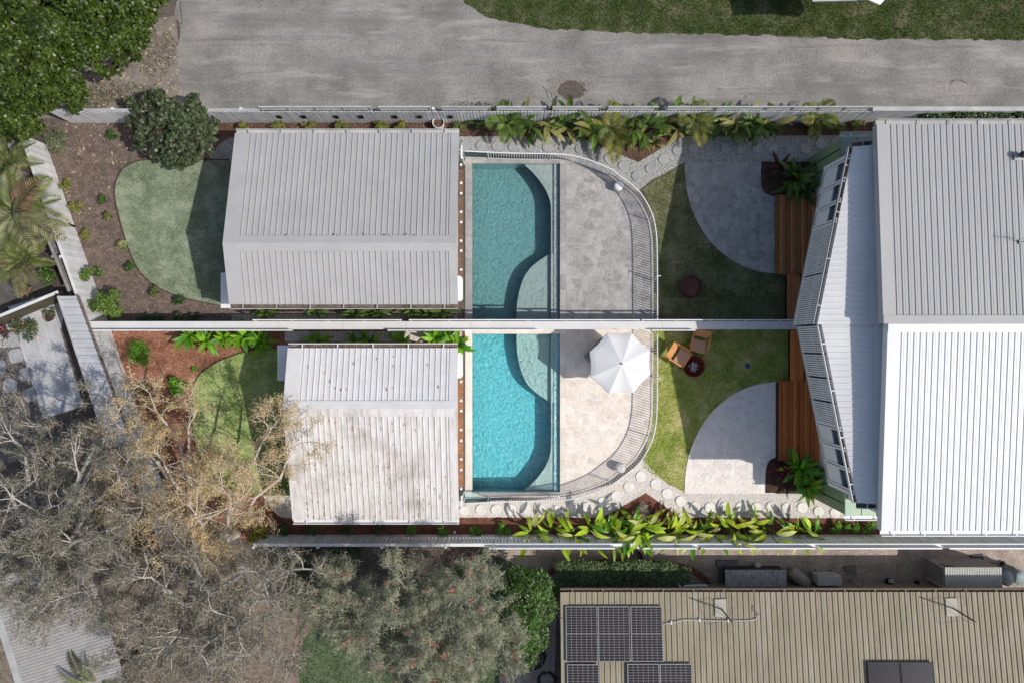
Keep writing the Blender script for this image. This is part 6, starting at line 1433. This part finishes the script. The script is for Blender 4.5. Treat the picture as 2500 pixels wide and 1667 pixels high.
# --- lower big leaved row
ls = [M_lf_big_l, M_lf_big_l, M_lf_big_l, leafmat('mid_bright_leaf', lin(64, 118, 26), lin(98, 148, 46), rough=.35, island=0, objrnd=.3), MATS['big_bright_leaf'], M_lf_yel_l]
for i, (u, v) in enumerate(((1300, 1298), (1355, 1302), (1405, 1300), (1445, 1296), (1490, 1298), (1530, 1290), (1560, 1282), (1590, 1294), (1640, 1300), (1690, 1296), (1730, 1298), (1780, 1290), (1825, 1292), (1870, 1288), (1945, 1296), (1985, 1302))):
    heliconia('%s bright broad leaved plant from the left along the lower fence' % words[i], u, v, (14, 9, 17, 12, 20, 22, 24, 12, 17, 9, 15, 19, 12, 14, 7, 11)[i], ls, 'bright broad leaved plants along the lower fence', 300 + i, hmax=(1.5, 1.2, 1.7, 1.4, 1.9, 2.0, 2.1, 1.5, 1.7, 1.2, 1.6, 2.0, 1.5, 1.7, 1.1, 1.5)[i], L=.72, W=.18, spread=.62, z0=.4)
shrub('grey wispy tuft at the point of the lower bed', 1575, 1248, .35, .5, 380, leafmat('silver_wisp', lin(150, 142, 130), lin(176, 168, 156)), .14, .015, 6, None)
for i, (u, s_) in enumerate(((1985, .28), (2035, .32), (2080, .26), (2120, .3))): shrub('%s creeping green shrub from the left below the pale green roof' % words[i], u, 1286, s_ * 1.2, .5, 420, M_lf_sh_l, .09, .05, 6, 'creeping shrubs below the pale green roof', ry=s_ * .8)
# --- plants beside the steps
rosette('big dark rosette plant at the top of the brown steps', 1945, 440, 34, 1.0, .22, [M_lf_big_u], None, h=.7, stem_h=.6, z=.05); rosette('second dark rosette overhanging the brown steps', 1962, 466, 22, .8, .2, [M_lf_big_u], None, h=.5, z=.05)
rosette('dull burgundy plant above the brown steps', 1905, 408, 18, .62, .14, [leafmat('dull_burgundy_leaf', lin(78, 56, 48), lin(62, 44, 40), island=0, objrnd=.3)], None, h=.4, z=.05)
rosette('vivid green rosette plant below the red cedar steps', 1952, 1145, 30, .95, .2, [mg, bg_], None, h=.7, stem_h=.6, z=.05); rosette('large leaved green plant at the corner of the lower gravel', 1972, 1185, 22, 1.0, .24, [mg, M_lf_big_l], None, h=.6, z=.05)
rosette('burgundy red plant beside the red cedar steps', 1915, 1148, 20, .6, .13, [M_lf_red], None, h=.45, z=.05)
# twigs in the balcony planters
for s, w, dx in ((1, 'upper', 0), (-1, 'lower', .14)):
    for i, y in enumerate((4.25, 4.95)):
        f = (y - Y0) / (6.27 - Y0); x = 9.85 + 1.15 * f + .2 + dx; p = mir((x, y, 4.42), s); t = thing('bare_twig_plant', '%s bare twiggy plant in the %s balcony planter' % (['first', 'second'][i], w), 'plant', p, 'balcony planter twigs'); r = random.Random(i + 5 * s); sb = MB()
        for _ in range(9 if s > 0 else 4):
            a = r.uniform(0, 6.28); q = [Vector((0, 0, 0))]
            for _k in range(4): q.append(q[-1] + Vector((math.cos(a) * .07, math.sin(a) * .07, r.uniform(.02, .09)))); a += r.uniform(-.6, .6)
            sb.tube(q, [.006, .005, .004, .003, .002], 4)
        sb.build('twigs', M_bark, t)
# roses on the left terrace
rs = shrub('loose rose bush with pink blooms on the pale terrace', 62, 800, .55, .9, 800, leafmat('rose_leaf', lin(78, 92, 56), lin(102, 110, 76)), .09, .06, 9, None, cat='bush', name='rose_bush'); r = np.random.default_rng(3)
p = np.stack([r.normal(0, .35, 14), r.normal(0, .3, 14), r.uniform(.7, 1.0, 14)], 1)[:7]; pp = np.repeat(p, 6, 0) + r.normal(0, .02, (42, 3)); mesh_np('blooms', leaf_arrays(pp, .05, .04, .5, None, 0, 1), quads(42), M_pink, rs)
shrub('dark red leaved bush left of the roses', 12, 810, .3, .7, 420, leafmat('dark_red_leaf', lin(92, 62, 56), lin(72, 50, 46)), .09, .06, 6, None)
shrub('thin trailing plant beside the round pot', 122, 755, .3, .5, 160, MATS['rose_leaf'], .08, .05, 5, None)
rs2 = shrub('small pink flowering bush in the dark driveway shade', 75, 712, .25, .5, 260, MATS['rose_leaf'], .08, .05, 5, None); p = np.repeat(np.array([[.1, .08, .5], [-.05, -.05, .5]]), 14, 0) + r.normal(0, .03, (28, 3)); mesh_np('blooms', leaf_arrays(p, .06, .05, .5, None, 0, 1), quads(28), M_pink, rs2)
shrub('green clump under the palms beside the driveway', 112, 680, .4, .7, 520, M_lf_bush, .11, .06, 6, None)
